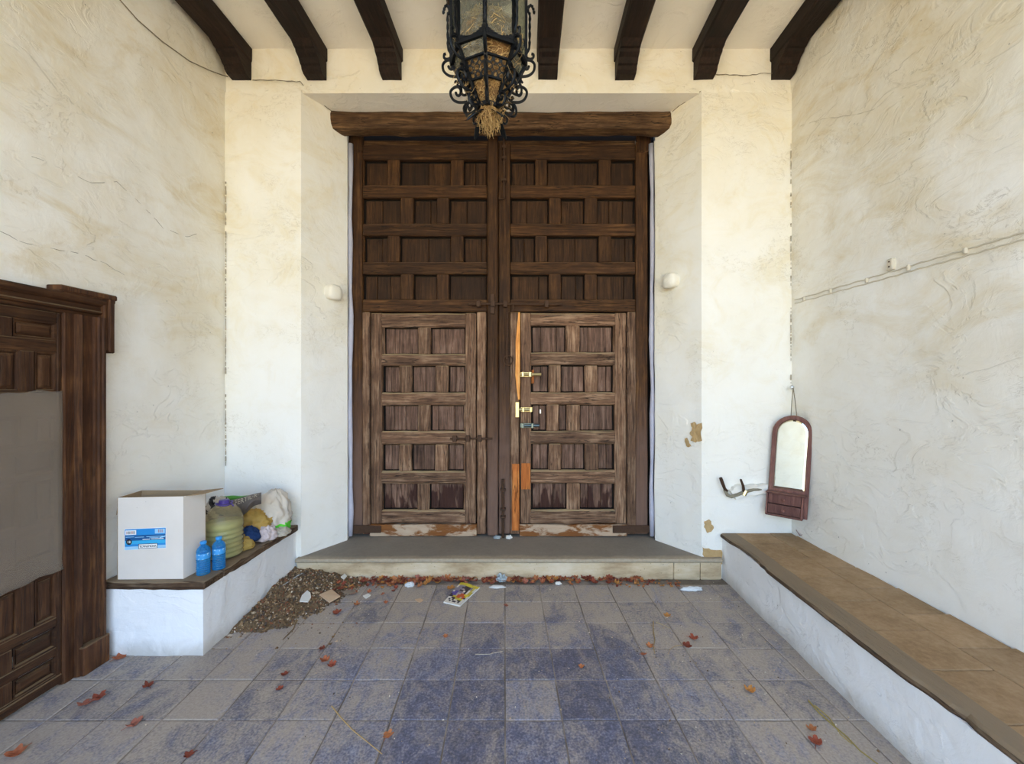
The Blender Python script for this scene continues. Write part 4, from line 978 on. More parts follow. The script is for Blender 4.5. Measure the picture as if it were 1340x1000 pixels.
# ================================================================== LANTERN
LYc = 1.70; LXc = (639.5 - VX) / F * LYc; RA, ZA = .152, 2.862; ZT = 3.24; RB, ZBt = .048, 2.676
lan = thing('hanging_lantern', (LXc, LYc, 3.9), 'black wrought iron octagonal lantern with scrolls and a straw nest inside', 'lantern')
def LP(a, r_, z): return (LXc + r_ * math.sin(a), LYc - r_ * math.cos(a), z)
ANG = [k * math.pi / 4 for k in range(8)]
t = NT('ribbed_old_glass'); n1 = t.noise(t.obj(), 42, 4, .6, 1.0)
t.done(hexc('948f80'), .22, t.bump(n1, .6, .006)); tr = t.node('ShaderNodeBsdfTransparent'); tr.inputs[0].default_value = hexc('e6e8e0'); mx = t.node('ShaderNodeMixShader')
t.put(mx.inputs[0], t.math('ADD', .16, t.math('MULTIPLY', t.step(n1, .45, .7), .22))); t.t.links.new(tr.outputs[0], mx.inputs[1]); t.t.links.new(t.b.outputs[0], mx.inputs[2]); t.t.links.new(mx.outputs[0], t.out.inputs[0]); M['oldglass'] = t.m
def ring_bar(r_, z, hr, hz, name):
    mb = MB()
    for k in range(8):
        a0, a1 = ANG[k], ANG[(k + 1) % 8]
        P0 = [LP(a0, r_ - hr, z - hz), LP(a0, r_ + hr, z - hz), LP(a0, r_ + hr, z + hz), LP(a0, r_ - hr, z + hz)]
        P1 = [LP(a1, r_ - hr, z - hz), LP(a1, r_ + hr, z - hz), LP(a1, r_ + hr, z + hz), LP(a1, r_ - hr, z + hz)]
        mb.add(P0 + P1, [(i, (i + 1) % 4, 4 + (i + 1) % 4, 4 + i) for i in range(4)])
    return mb.build(name, M['iron'], lan)
ring_bar(RA, ZA, .006, .008, 'ring'); ring_bar(RA, ZT, .006, .008, 'ring'); 
def cone(tt): return RA + (RB - RA) * tt, ZA + (ZBt - ZA) * tt
for tt in (.27, .60): r_, z = cone(tt); ring_bar(r_, z, .004, .004, 'ring')
ring_bar(RB, ZBt, .005, .008, 'ring')
for a in ANG:
    d_ = Vector((math.sin(a), -math.cos(a), 0)); tg = Vector((math.cos(a), math.sin(a), 0))
    mb = MB()
    for (A_, B_, hw) in (((RA, ZT), (RA, ZA), .0075), ((RA, ZA), (RB, ZBt), .0065)):
        p0, p1 = Vector(LP(a, *A_)), Vector(LP(a, *B_)); vs = []
        for p_ in (p0, p1):
            for (u, v) in ((-1, -.6), (1, -.6), (1, .9), (-1, .9)): vs.append(tuple(p_ + tg * hw * u + d_ * hw * v))
        mb.add(vs, [(0, 1, 5, 4), (1, 2, 6, 5), (2, 3, 7, 6), (3, 0, 4, 7), (3, 2, 1, 0), (4, 5, 6, 7)])
    pt = mb.build('corner_bar', M['iron'], lan)
    # leaf ornaments in the lower corners of each pane
    lf_ = MB(); b0 = Vector(LP(a, RA + .004, ZA + .006))
    for sg in (-1, 1):
        t2 = (Vector(LP(a + sg * math.pi / 4, RA + .004, ZA + .006)) - b0).normalized()
        pts = [(0, .042), (.009, .036), (.008, .027), (.014, .022), (.012, .016), (.024, .014), (.022, .009), (.036, .009), (.034, .005), (.05, .004), (.05, 0), (0, 0)]
        vs = [tuple(b0 + t2 * x + Vector((0, 0, z))) for x, z in pts] + [tuple(b0 + t2 * x + Vector((0, 0, z)) + d_ * .003) for x, z in pts]; n = len(pts)
        lf_.add(vs, [tuple(range(n - 1, -1, -1)), tuple(range(n, 2 * n))] + [(k, (k + 1) % n, n + (k + 1) % n, n + k) for k in range(n)])
    lf_.build('leaf_ornament', M['iron'], pt)
    # scrolls
    def sc2(pts, rad, cr, name='scroll'):
        q = [Vector(p_) for p_ in pts]; out = []
        for i in range(len(q) - 1):
            p0, p1, p2, p3 = q[max(i - 1, 0)], q[i], q[i + 1], q[min(i + 2, len(q) - 1)]
            for k in range(4):
                u = k / 4; out.append(.5 * ((2 * p1) + (p2 - p0) * u + (2 * p0 - 5 * p1 + 4 * p2 - p3) * u * u + (3 * p1 - p0 - 3 * p2 + p3) * u ** 3))
        out.append(q[-1])
        return MB().tube([tuple(Vector((LXc, LYc, 0)) + d_ * u + Vector((0, 0, z))) for u, z in out], [q_ * 1.25 for q_ in rad] if isinstance(rad, list) else rad * 1.3, 5).build(name, M['iron'], lan)
    K7 = 1 / (9.57 * 320.6)
    f7 = lambda x, y: (RA - .002 + (165 - x) * K7, H + (505 - y / 9.57) / 320.6 - .004)
    sc2([f7(*p_) for p_ in ((120, 815), (132, 845), (160, 855), (190, 838), (203, 795), (190, 760), (150, 742), (95, 748), (52, 800), (62, 880), (115, 930), (170, 945), (240, 948))], .0042, 0)
    sc2([f7(*p_) for p_ in ((90, 662), (66, 672), (66, 708), (95, 728), (135, 720), (158, 690), (142, 645), (118, 590), (112, 450), (112, 300), (110, 180), (135, 120), (112, 60), (85, 65), (65, 110), (55, 160))], [.0042] * 29 + [.0042 + .0012 * math.sin(k * 2.2) for k in range(32)], 0, 'twisted_rod')
    K8 = 1 / (10.525 * 320.6)
    f8 = lambda x, y: (.0865 + (340 - x) * K8, H + (505 - 90 - y / 10.525) / 320.6)
    sc2([f8(*p_) for p_ in ((178, 325), (190, 360), (215, 372), (242, 350), (246, 300), (215, 255), (165, 255), (115, 300), (108, 360), (140, 425), (200, 460), (270, 465), (340, 455))], .0042, 0)
    sc2([f8(*p_) for p_ in ((345, 515), (360, 545), (395, 540), (415, 500), (400, 470), (360, 465), (315, 490), (290, 545), (305, 605), (350, 630), (410, 600), (455, 570))], .004, 0)
    sc2([f8(*p_) for p_ in ((165, 195), (180, 172), (205, 190), (200, 225), (235, 240), (262, 215), (262, 150), (250, 90))], .0035, 0)
    sc2([f7(*p_) for p_ in ((190, 480), (175, 540), (215, 620), (290, 690), (350, 760), (380, 850), (360, 880))], .0042, 0)
for k in range(8):
    a0, a1 = ANG[k], ANG[(k + 1) % 8]; m_ = (a0 + a1) / 2
    g = MB(); r_ = RA - .004; th = Vector((math.sin(m_), -math.cos(m_), 0)) * .002
    q = [Vector(LP(a0, r_, ZA)), Vector(LP(a1, r_, ZA)), Vector(LP(a1, r_, ZT)), Vector(LP(a0, r_, ZT))]
    def slab(q, name, mat):
        vs = [tuple(p_) for p_ in q] + [tuple(p_ - th) for p_ in q]
        return MB().add(vs, [(0, 1, 2, 3), (7, 6, 5, 4), (0, 4, 5, 1), (1, 5, 6, 2), (2, 6, 7, 3), (3, 7, 4, 0)]).build(name, mat, lan)
    slab(q, 'glass_pane', M['oldglass'])
    r0, z0 = cone(.03); r1, z1 = cone(.27)
    if k not in (0,):
        slab([Vector(LP(a0, r0 - .003, z0)), Vector(LP(a1, r0 - .003, z0)), Vector(LP(a1, r1 - .003, z1)), Vector(LP(a0, r1 - .003, z1))], 'lower_pane', M['oldglass'])
    # pierced band: a lattice of iron strips with round holes left open
    r0, z0 = cone(.27); r1, z1 = cone(.60); lt = MB()
    A0, A1, B0, B1 = Vector(LP(a0, r0, z0)), Vector(LP(a1, r0, z0)), Vector(LP(a0, r1, z1)), Vector(LP(a1, r1, z1)); nn = (A1 - A0).cross(B0 - A0).normalized()
    def bil(u, v): return (A0 * (1 - u) + A1 * u) * (1 - v) + (B0 * (1 - u) + B1 * u) * v
    NR, NCc = 3, 3
    for i in range(NCc):
        for j in range(NR):
            cu, cv = (i + .5) / NCc, (j + .5) / NR; o8 = []; i8 = []
            for q_ in range(8):
                an = math.pi / 4 * q_ + math.pi / 8; mxn = max(abs(math.cos(an)), abs(math.sin(an)))
                o8.append(bil(cu + .5 / NCc * math.cos(an) / mxn, cv + .5 / NR * math.sin(an) / mxn)); i8.append(bil(cu + (.36 + .05 * math.sin(i * 5 + j * 3 + k)) / NCc * math.cos(an), cv + .38 / NR * math.sin(an)))
            vs = [tuple(p_ + nn * h_) for h_ in (0, .002) for p_ in o8 + i8]
            lt.add(vs, [(q_, (q_ + 1) % 8, 8 + (q_ + 1) % 8, 8 + q_) for q_ in range(8)] + [(16 + q_, 24 + q_, 24 + (q_ + 1) % 8, 16 + (q_ + 1) % 8) for q_ in range(8)] + [(8 + q_, 8 + (q_ + 1) % 8, 24 + (q_ + 1) % 8, 24 + q_) for q_ in range(8)])
    lt.build('pierced_band', M['iron'], lan)
mb = MB().lathe([(RA + .012, ZT), (RA, ZT + .03), (.10, ZT + .10), (.05, ZT + .16), (.02, ZT + .2), (.012, ZT + .24)], (LXc, LYc, 0), 16); mb.build('roof', M['iron'], lan)
mb = MB(); z = ZT + .24; k = 0
while z < CE - .01:
    mb.tube([(LXc + (.014 * math.cos(a) if k % 2 else 0), LYc + (0 if k % 2 else .014 * math.cos(a)), z + .025 + .028 * math.sin(a)) for a in [i * math.pi / 5 for i in range(11)]], .0035, 5); z += .042; k += 1
mb.build('chain', M['iron'], lan)
# leaf-shaped finial blades bent out under the bottom ring
for a in (-.95, .75, 2.4, -2.4):
    d_ = Vector((math.sin(a), -math.cos(a), 0)); tg = Vector((math.cos(a), math.sin(a), 0)); c0 = Vector((LXc, LYc, ZBt - .01)); vs = []
    for (u, w_, z) in ((.02, .010, 0), (.05, .020, -.022), (.075, .016, -.045), (.098, .003, -.068)):
        for s_ in (-1, 1): vs.append(tuple(c0 + d_ * u + tg * w_ * s_ + Vector((0, 0, z))))
    vs2 = [tuple(Vector(v) + Vector((0, 0, .004)) + d_ * .002) for v in vs]; n = 8
    fs = [(0, 1, 3, 2), (2, 3, 5, 4), (4, 5, 7, 6), (8, 10, 11, 9), (10, 12, 13, 11), (12, 14, 15, 13), (0, 2, 10, 8), (2, 4, 12, 10), (4, 6, 14, 12), (1, 9, 11, 3), (3, 11, 13, 5), (5, 13, 15, 7), (6, 7, 15, 14), (0, 8, 9, 1)]
    MB().add(vs + vs2, fs).build('bottom_leaf', M['iron'], lan)
# straw nest: core mound and loose straws
t = NT('straw'); n1 = t.noise(t.obj(), 90, 3, .6); n2 = t.noise(t.obj(), 14, 3, .6)
M['straw'] = t.done(t.mix(t.math('ADD', t.math('MULTIPLY', n1, .5), t.math('MULTIPLY', n2, .5)), hexc('6a4820'), hexc('e0bd80')), .8, spec=.2)
M['straw_core'] = m_plain('straw_core', hexc('6f5230'), .9, 0, .5, .6, 60)
nest = thing('bird_nest', (LXc, LYc, 2.58), 'straw bird nest filling the lantern and spilling out underneath', 'nest')
core = MB().lathe([(.03, 2.64), (.040, 2.70), (.075, 2.76), (.10, 2.82), (.130, 2.868), (.132, 2.93), (.115, 2.985), (.07, 3.035), (.01, 3.05)], (LXc, LYc, 0), 24, fun=lambda r_, z, a: r_ * (1 + .10 * nz(math.cos(a), math.sin(a), z * 12, 1.6)))
core.build('nest_core', M['straw_core'], nest, smooth=True)
sw = MB()
def straw(p0, p1, sag, r_):
    p0, p1 = Vector(p0), Vector(p1); m_ = (p0 + p1) / 2 + Vector((U(-1, 1), U(-1, 1), U(-1, 1))) * sag
    sw.tube([p0, p0.lerp(m_, .5) * .5 + m_ * .0 + p0.lerp(p1, .25) * .5, m_, p1.lerp(m_, .5) * .5 + p1.lerp(p0, .25) * .5, p1], [r_, r_, r_, r_ * .9, r_ * .5], 3, cap=False)
import bisect
prof_c = [(.03, 2.64), (.040, 2.70), (.075, 2.76), (.10, 2.82), (.130, 2.868), (.132, 2.93), (.115, 2.985), (.07, 3.035), (.02, 3.05)]
def prof_r(z):
    for (r0, z0), (r1, z1) in zip(prof_c, prof_c[1:]):
        if z0 <= z <= z1: return r0 + (r1 - r0) * (z - z0) / (z1 - z0)
    return .02
for i in range(1500):
    z = U(2.66, 3.045); a = U(0, 2 * math.pi); a2 = a + U(-.9, .9); z2 = min(3.048, max(2.65, z + U(-.05, .05)))
    straw(LP(a, prof_r(z) + U(-.002, .010), z), LP(a2, prof_r(z2) + U(-.002, .010), z2), .016, U(.0007, .0017))
for i in range(150):     # the hanging tuft
    a = U(0, 2 * math.pi); r0 = .034 * math.sqrt(R()); L = U(.04, .125) * (1 - .3 * r0 / .034)
    p0 = Vector(LP(a, r0, 2.675)); p1 = p0 + Vector((U(-.02, .02) + .006, U(-.02, .02), -L)); straw(p0, p1, .034, U(.0008, .0017))
for i in range(60):
    a = U(0, 6.28); z = U(2.68, 2.85); p0 = Vector(LP(a, prof_r(z), z)); straw(p0, p0 + Vector((math.sin(a) * .05, -math.cos(a) * .05, U(-.06, .03))), .02, .0008)
sw.build('loose_straw', M['straw'], nest, kind='stuff')

# ================================================================== FLOOR DEBRIS
def h_pile(x, y):
    u = (x + 1.86) / .62; v = (3.33 - y) / .78
    if u < -.05 or v < -.1: return 0
    d_ = math.sqrt(max(0, u) ** 2 * 1.15 + max(0, v) ** 2); e = .12 * nz(x, y, 0, 5)
    return max(0, .112 * max(0, 1 - d_ + e) ** .85 + .012 * nz(x, y, 2, 14) * (1 if d_ < 1 else 0))
t = NT('rubble_soil'); n1 = t.noise(t.obj(), 30, 6, .7); n2 = t.noise(t.obj(), 130, 3, .6)
M['soil'] = t.done(t.mix(t.math('ADD', t.math('MULTIPLY', n1, .5), t.math('MULTIPLY', n2, .5)), hexc('4a3929'), hexc('9a8263')), .95, t.bump(n2, .7, .006), spec=.1)
pile = thing('dirt_pile', (-1.5, 3.1, 0), 'swept-up heap of brown dirt and grit in the corner by the left bench', 'dirt')
mb = MB()
mb.grid(lambda u, v: (-1.868 + .80 * u, 3.335 - .90 * v, h_pile(-1.868 + .80 * u, 3.335 - .90 * v) - .008), 64, 72)
mb.build('soil', M['soil'], pile, kind='stuff')
cols = [hexc(c_) for c_ in ('54412f', '775c40', '9a7e5b', 'b9a284', '85553a', 'd8cdb8', '64564a')]
pm = [m_plain('grit_' + str(i), c_, .9, 0, .15, 0) for i, c_ in enumerate(cols)]
def grain(mb, x, y, z, s_, mi):
    d_ = [Vector((1, 0, 0)), Vector((-1, 0, 0)), Vector((0, 1, 0)), Vector((0, -1, 0)), Vector((0, 0, .6)), Vector((0, 0, -.6))]; rm = Matrix.Rotation(U(0, 6), 3, 'Z') @ Matrix.Rotation(U(0, 6), 3, 'X')
    vs = [tuple(Vector((x, y, z)) + rm @ (q * s_ * U(.6, 1.3))) for q in d_]
    mb.add(vs, [(0, 2, 4), (2, 1, 4), (1, 3, 4), (3, 0, 4), (2, 0, 5), (1, 2, 5), (3, 1, 5), (0, 3, 5)], mi)
mb = MB(); n_ = 0
while n_ < 2600:
    x, y = U(-1.86, -1.1), U(2.45, 3.325); h_ = h_pile(x, y)
    if h_ < .004 and R() < .93: continue
    grain(mb, x, y, h_ - .004, U(.003, .011) * (1.7 if R() < .06 else 1), random.choices(range(7), (3, 5, 4, 2, 2, .7, 4))[0]); n_ += 1
mb.build('grit', pm, pile, kind='stuff')
# plaster crumbs and grit strewn over the floor
mb = MB()
for i in range(520):
    if R() < .5: x, y = U(.5, 1.55), U(1.75, 3.3)
    else: x, y = U(-1.8, 1.5), U(1.5, 3.28)
    if x < 1.52: grain(mb, x, y, .002, U(.0015, .005) * (1.5 if R() < .08 else 1), random.choice((0, 1, 2, 3, 3, 5, 5)))
tag(mb.build('floor_grit', pm), 'small crumbs of plaster and grit strewn over the slate floor', 'grit', kind='stuff')

lc = [hexc(c_) for c_ in ('a5563f', 'b86d4a', '8a4634', 'c47f52', 'cf914f', 'b5715c')]
lms = []
for i, c_ in enumerate(lc):
    t = NT('dry_leaf_' + str(i)); n1 = t.noise(t.obj(), 45, 4, .6); lms.append(t.done(t.mix(n1, tuple(x * .55 for x in c_[:3]) + (1,), c_), .75, spec=.25))
def leaf_geo(mb, c, size, yaw, curl, mi, tilt=0, stem=True):
    """lobed, curled dry vine leaf with a stalk"""
    N = 20; out = []; c = Vector(c); rm = Matrix.Rotation(yaw, 3, 'Z') @ Matrix.Rotation(tilt, 3, 'X'); sd = U(0, 9)
    for k in range(N):
        a = 2 * math.pi * k / N; r_ = size * (.62 + .34 * abs(math.cos(a * 2.5)) ** .7) * U(.88, 1.1)
        out.append((r_ * math.cos(a), r_ * math.sin(a)))
    vs = []; top = []
    for s_ in (0, 1):
        for ring_, f_ in ((0, 0), (1, .5), (2, 1.0)):
            for (x, y) in (out if ring_ else [(0, 0)]):
                x_, y_ = x * f_, y * f_; z = curl * ((x_ * x_) * .9 + .5 * y_ * y_) / size + size * .22 * MN.noise(Vector((x_ / size * 1.5 + sd, y_ / size * 1.5, sd))) - s_ * .0012
                top.append(rm @ Vector((x_, y_, z)))
    mz = min(q.z for q in top)
    vs = [tuple(c + q - Vector((0, 0, mz - .0008))) for q in top]; n = 1 + 2 * N; fs = []
    for s_ in (0, 1):
        o = s_ * n
        for k in range(N):
            k2 = (k + 1) % N; f1 = (o, o + 1 + k, o + 1 + k2); f2 = (o + 1 + k, o + 1 + N + k, o + 1 + N + k2, o + 1 + k2)
            fs += [f1, f2] if s_ == 0 else [f1[::-1], f2[::-1]]
    for k in range(N): fs.append((1 + N + k, n + 1 + N + k, n + 1 + N + (k + 1) % N, 1 + N + (k + 1) % N))
    mb.add(vs, fs, mi)
    if stem:
        d_ = rm @ Vector((-1, U(-.3, .3), .1)); b_ = c - Vector((0, 0, mz)) ; mb.tube([b_, b_ + d_ * size * .7 + Vector((0, 0, .002)), b_ + d_ * size * 1.4 + Vector((0, 0, .0))], .0012, 4, mi)
# litter along the foot of the step
mb = MB()
for i in range(300):
    u = R(); px = 470 + (850 - 470) * u
    if px > 700 and R() < .35: continue
    x = (px - VX) / F * 3.3; wd = .085 * (1 if px < 560 else .65); y = 3.318 - abs(random.gauss(0, .5)) * wd
    leaf_geo(mb, (x, y, max(0, .02 - (3.318 - y) * .25) * R() + .001), U(.014, .030), U(0, 6.28), U(.3, 1.3), random.randrange(6), U(-.7, .7), False)
for i in range(45):
    x, y = P(U(440, 520), 0, 3.2).x, U(3.08, 3.3); leaf_geo(mb, (x, y, h_pile(x, y) + .002), U(.010, .022), U(0, 6.28), U(.3, 1.2), random.choice((0, 1, 2, 4)), U(-.5, .5), False)
for i in range(45):
    x, y = P(U(800, 890), 0, 3.25).x, U(3.2, 3.31); leaf_geo(mb, (x, y, .001), U(.008, .016), U(0, 6.28), U(.3, 1.2), random.choice((2, 4, 3)), U(-.5, .5), False)
tag(mb.build('leaf_litter', lms), 'drift of reddish dry leaves along the foot of the step', 'leaves', kind='stuff')
LV = [(508, 963, .030, 3, 'orange dry leaf lying alone on the front centre tiles'), (425, 865, .034, 1, 'largest red-brown leaf of the small cluster left of centre'), (434, 872, .030, 0, 'red dry leaf touching the cluster left of centre on its right'),
      (421, 850, .026, 2, 'dark red leaf at the upper end of the cluster left of centre'), (441, 803, .036, 0, 'curled dark red leaf at the front edge of the dirt heap'), (372, 884, .024, 2, 'small dark red leaf on dusty tiles in front of the left bench'),
      (366, 902, .022, 0, 'small red leaf just nearer than the one before the left bench'), (590, 770, .040, 4, 'big orange leaf leaning beside the magazine'), (873, 806, .030, 4, 'bright orange leaf alone on the dusty floor at right'),
      (908, 836, .036, 0, 'dark red leaf farther back of the pair on the right floor'), (899, 846, .036, 2, 'dark red leaf with long stalk, nearer of the pair on the right floor'), (850, 846, .028, 3, 'pale brown leaf at the foot of the dry twig'),
      (842, 857, .022, 1, 'small rust leaf just in front of the pale brown leaf by the twig'), (981, 905, .034, 4, 'orange leaf near the right bench front'), (1068, 973, .034, 0, 'red leaf nearest the camera beside the right bench'),
      (1062, 955, .026, 3, 'yellowish brown leaf just behind the red leaf by the right bench'), (128, 916, .040, 0, 'red leaf near the foot of the side door frame'), (112, 922, .042, 5, 'long pinkish curled leaf near the side door'),
      (20, 988, .042, 1, 'rusty leaf in the near left corner of the floor'), (194, 899, .030, 2, 'small dark leaf between the left bench and side door'), (176, 949, .040, 5, 'flat pinkish brown leaf on a tile joint at the left'),
      (247, 989, .024, 2, 'tiny dark red leaf on dusty near left tiles'), (761, 874, .020, 3, 'small tan leaf on the blue tiles right of centre'), (583, 834, .020, 3, 'small tan leaf on the blue tiles left of centre'),
      (662, 793, .022, 5, 'pinkish leaf fragment on the dusty floor in front of the gate'), (505, 789, .020, 1, 'tiny rust leaf on the dusty floor below the leaf drift'), (467, 792, .028, 3, 'orange brown leaf right of the dirt heap'), (157, 861, .042, 1, 'brown leaf against the foot of the left bench')]
for (px, py, sz, mi, lab_) in LV:
    c = onZ(px, py); mb = MB(); leaf_geo(mb, c, sz * .85, U(0, 6.28), U(.3, 1.0), mi, U(-.2, .2)); tag(mb.build('dry_leaf', lms, off=(c.x, c.y, 0)), lab_, 'leaf', 'dry leaves scattered over the floor')
c = onZ(1046, 701, RZ + .03); mb = MB(); leaf_geo(mb, (c.x, c.y - .03, RZ + .03), .05, 2, 1.1, 0, .2); tag(mb.build('dry_leaf', lms, off=(c.x, c.y - .03, RZ + .03)), 'curled red leaf on the far end of the right bench under the mirror', 'leaf', 'dry leaves scattered over the floor')

# stalks and twigs
def stalk(pts, r_, lab_, hexcol='b59a68', name='dry_stalk', z=.003, cat='twig'):
    q = [onZ(a, b_) + Vector((0, 0, z)) for a, b_ in pts]; o_ = MB().tube(q, [r_ * (1 - .5 * i / len(q)) for i in range(len(q))], 5).build(name, m_plain('stalk_' + hexcol, hexc(hexcol), .8, 0, .2), off=tuple(q[0])); tag(o_, lab_, cat)
stalk(((434, 925), (446, 940), (462, 957), (482, 973), (500, 988)), .003, 'long thin pale straw curving over the near centre-left tiles')
stalk(((855, 814), (855, 826), (857, 838), (855, 848), (857, 856)), .0035, 'upright-looking dry twig on the dusty floor at right', 'a58a5c')
stalk(((858, 815), (866, 818), (877, 823)), .0025, 'short pale straw crossing the top of the dry twig', 'b8a47c')
stalk(((893, 845), (884, 846), (877, 850), (874, 857)), .002, 'thin bent stalk lying beside the pair of dark red leaves', 'b0946a')
stalk(((1058, 918), (1072, 934), (1090, 950), (1108, 965), (1125, 983), (1150, 1002)), .004, 'long yellow dry stalk along the foot of the right bench', 'a08d4e')
stalk(((1066, 924), (1085, 940), (1100, 962), (1115, 975)), .003, 'shorter yellow stalk twisted round the long one by the right bench', 'b09a58')
stalk(((622, 857), (640, 857), (648, 855), (658, 853)), .002, 'pale bent straw on the dark centre tiles', 'b3aa98')
q = [Vector((a.x, a.y, h_pile(a.x, a.y) + .006)) for a in [onZ(*p_, .05) for p_ in ((386, 790), (388, 805), (384, 814), (376, 822), (370, 828))]]
tag(MB().tube(q, [.003, .0035, .004, .004, .002], 5).build('dry_stalk', m_plain('twig_brown', hexc('7d6646'), .8), off=tuple(q[0])), 'crooked brown twig on the front slope of the dirt heap', 'twig')

# shards, papers, wrappers
def on_pile(px, py):
    z = .03
    for _ in range(12):
        q = onZ(px, py, z); z = h_pile(q.x, q.y)
    return Vector((q.x, q.y, z))
def shard(name, pts, th, mat, lab_, cat, lift=.004, tilt=(0, 0)):
    q = [on_pile(*p_) for p_ in pts]; c = sum(q, Vector()) / len(q); z0 = max(p_.z for p_ in q) * .5 + c.z * .5
    top = [Vector((p_.x, p_.y, p_.z * .6 + z0 * .4 + lift + th)) for p_ in q]; lo = [Vector((p_.x, p_.y, p_.z * .6 + z0 * .4 + lift)) for p_ in q]; n = len(q)
    vs = [tuple(p_) for p_ in lo] + [tuple(p_) for p_ in top]
    tag(MB().add(vs, [tuple(range(n - 1, -1, -1)), tuple(range(n, 2 * n))] + [(k, (k + 1) % n, n + (k + 1) % n, n + k) for k in range(n)]).build(name, mat, off=tuple(c)), lab_, cat)
M['shard_white'] = m_plain('white_shard', hexc('e4e2da'), .6, 0, .08, .1, 30); M['shard_tan'] = m_plain('tan_tile', hexc('c9ab8b'), .7, 0, .1, .15, 40); M['shard_grey'] = m_plain('grey_piece', hexc('8a7a68'), .8, 0, .15); M['film_grey'] = m_plain('pale_film', hexc('c7c9c6'), .4)
shard('plaster_shard', ((392, 789), (395, 781), (402, 774), (406, 777), (407, 783), (403, 790)), .006, M['shard_white'], 'white oval plaster shard on the dirt heap', 'shard')
shard('tile_fragment', ((418, 779.5), (434, 774), (445, 784), (431, 792.5)), .009, M['shard_tan'], 'square tan tile fragment on the dirt heap', 'tile')
shard('cardboard_scrap', ((447, 775), (452, 779), (467, 778), (463, 771), (459, 774)), .004, M['shard_grey'], 'grey-brown bent cardboard scrap right of the tan tile', 'scrap')
shard('plastic_scrap', ((368, 755), (377, 755), (396, 750), (381, 759), (370, 766)), .002, M['film_grey'], 'torn grey plastic scrap at the back of the dirt heap', 'scrap')
shard('paper_scrap', ((384, 739.5), (392, 739), (403, 739.5), (402, 742), (386, 742)), .004, M['shard_white'], 'flat white scrap beside the bench end behind the dirt heap', 'scrap', .02)
shard('paper_scrap', ((410, 748), (414, 744), (423, 745), (422, 748), (414, 750)), .006, M['shard_white'], 'folded white scrap against the step behind the dirt heap', 'scrap', .01)
shard('paper_scrap', ((446, 757), (451, 753), (454, 756), (450, 760)), .008, M['shard_white'], 'small white crumpled scrap right of the dirt heap top', 'scrap', .006)
shard('pebble', ((469, 757), (473, 755), (475, 759), (470, 762)), .012, M['shard_tan'], 'pale tan pebble at the left end of the leaf drift', 'pebble', .0)
shard('plaster_shard', ((475, 781), (482, 778), (485, 780), (479, 784)), .008, M['shard_white'], 'small white plaster lump in front of the leaf drift', 'shard', .0)
shard('plaster_shard', ((543, 785), (550, 784), (554, 786), (550, 789), (546, 788)), .005, M['shard_tan'], 'small cream chip on the dusty floor left of the magazine', 'shard', .0)
shard('paper_strip', ((520, 757), (534, 757.5), (538, 760), (528, 760)), .003, M['film_grey'], 'narrow pale paper strip in the leaf drift at the step', 'scrap', .012)
def crumple(name, c, rad, mat, lab_, cat, seed):
    mb = MB(); vs = []; fs = []; nu, nv = 16, 10
    for i in range(nv + 1):
        th = math.pi * i / nv
        for k in range(nu):
            ph = 2 * math.pi * k / nu; d_ = Vector((math.sin(th) * math.cos(ph), math.sin(th) * math.sin(ph), math.cos(th))); s_ = 1 + .55 * MN.noise(d_ * 2.6 + Vector((seed, 0, 0))) + .2 * MN.noise(d_ * 6 + Vector((0, seed, 0)))
            q = Vector(c) + Vector((d_.x * rad[0], d_.y * rad[1], d_.z * rad[2])) * s_; q.z = max(q.z, c[2] - rad[2] * .6); vs.append(tuple(q))
    for i in range(nv):
        for k in range(nu): fs.append((i * nu + k, i * nu + (k + 1) % nu, (i + 1) * nu + (k + 1) % nu, (i + 1) * nu + k))
    tag(mb.add(vs, fs).build(name, mat, off=tuple(c)), lab_, cat)
M['foil'] = m_plain('pale_blue_foil', hexc('a3adb0'), .4, .3, .15); M['cello'] = m_plain('white_cellophane', hexc('d8dada'), .3)
c = onZ(656, 762); crumple('foil_ball', (c.x, 3.285, .028), (.036, .026, .034), M['foil'], 'crumpled pale blue foil wrapper in the leaf drift at the step', 'wrapper', 3)
c = onZ(536, 768); crumple('plastic_wad', (c.x, 3.215, .012), (.034, .024, .018), M['cello'], 'wadded clear plastic in front of the leaf drift', 'wrapper', 8)
c = onZ(905, 773); crumple('plastic_wrapper', (c.x, c.y, .012), (.075, .022, .016), M['cello'], 'long crumpled white plastic wrapper at the step near the right bench', 'wrapper', 5)
c = onZ(650, 769); crumple('plastic_wrapper', (c.x, c.y, .005), (.06, .02, .008), M['cello'], 'flattened whitish wrapper in front of the foil ball', 'wrapper', 12)
c = onZ(731, 766); crumple('paper_scrap', (c.x, 3.25, .008), (.024, .014, .012), M['shard_white'], 'white crumpled scrap in the right half of the leaf drift', 'scrap', 15)
c = P(650, 706, 3.72); crumple('foil_wrapper', (c.x, 3.75, .186), (.032, .02, .016), M['foil'], 'silvery wrapper on the step left of the floor bolt', 'wrapper', 21)
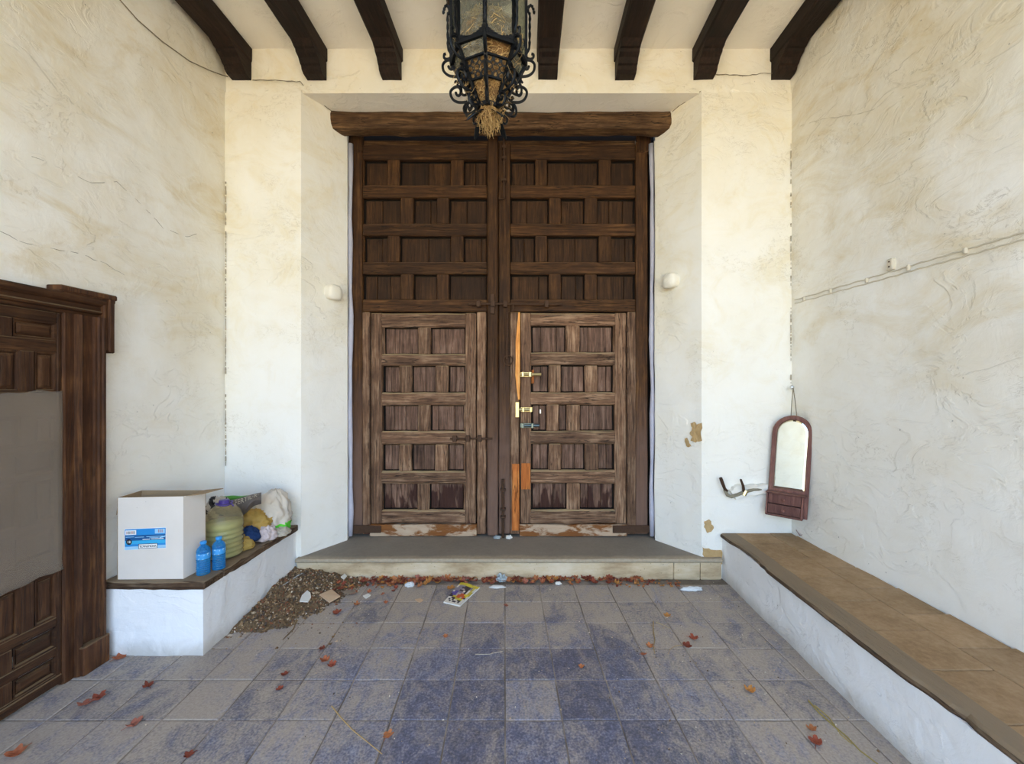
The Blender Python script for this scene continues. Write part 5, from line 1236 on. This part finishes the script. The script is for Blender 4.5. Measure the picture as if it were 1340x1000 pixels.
c = P(666, 706, 3.72); crumple('paper_wrapper', (c.x, 3.74, .189), (.028, .018, .02), M['shard_white'], 'white crumpled paper on the step right of the floor bolt', 'wrapper', 31)
# magazine
mag_c = [hexc(c_) for c_ in ('e8e3d8', 'e3d23a', '8a8494', '55479a', 'c4562c', '2c2030', 'cbb94a', 'b9a8a4')]
mgm = [m_plain('print_' + str(i), c_, .35) for i, c_ in enumerate(mag_c)]
A_, B_, C_, D_ = onZ(603, 763.5), onZ(628, 770), onZ(602, 794.5), onZ(580.5, 789.5)      # top-left, top-right, bottom-right, bottom-left
art = ["1111116111", "1666111661", "0222555210", "0225555260", "2222855060", "2225505066", "0332275066", "3337744116", "5337444410", "5566447450", "0055661100", "0505005500", "0050550500", "0000000000"]
mg = thing('magazine', tuple((A_ + C_) / 2), 'yellow-topped colourful magazine lying on the floor in front of the step', 'magazine')
mb = MB(); nr, nc = len(art), 10
def mpt(u, v):
    q = (A_ * (1 - u) + B_ * u) * (1 - v) + (D_ * (1 - u) + C_ * u) * v
    return (q.x, q.y, .008 + .018 * max(0, u - .55) * (1 - v) + .006 * math.sin(u * 5) * (1 - v) + .004 * abs(math.sin(v * 4)))
vs = [mpt(i / nc, k / nr) for i in range(nc + 1) for k in range(nr + 1)]
mb.v = vs
for i in range(nc):
    for k in range(nr): mb.f.append((i * (nr + 1) + k, i * (nr + 1) + k + 1, (i + 1) * (nr + 1) + k + 1, (i + 1) * (nr + 1) + k)); mb.mi.append(min(7, int(art[k][i])))
mb.build('cover', mgm, mg)
mb = MB(); e_ = [(i / nc, 0) for i in range(nc)] + [(1, k / nr) for k in range(nr)] + [(1 - i / nc, 1) for i in range(nc)] + [(0, 1 - k / nr) for k in range(nr)]
hi = [Vector(mpt(*p_)) - Vector((0, 0, .0006)) for p_ in e_]; lo = [Vector((p_.x, p_.y, .0015)) for p_ in hi]; n = len(e_)
mb.add([tuple(p_) for p_ in hi + lo], [(k, (k + 1) % n, n + (k + 1) % n, n + k) for k in range(n)] + [tuple(range(n, 2 * n))]); mb.build('pages', M['shard_white'], mg)
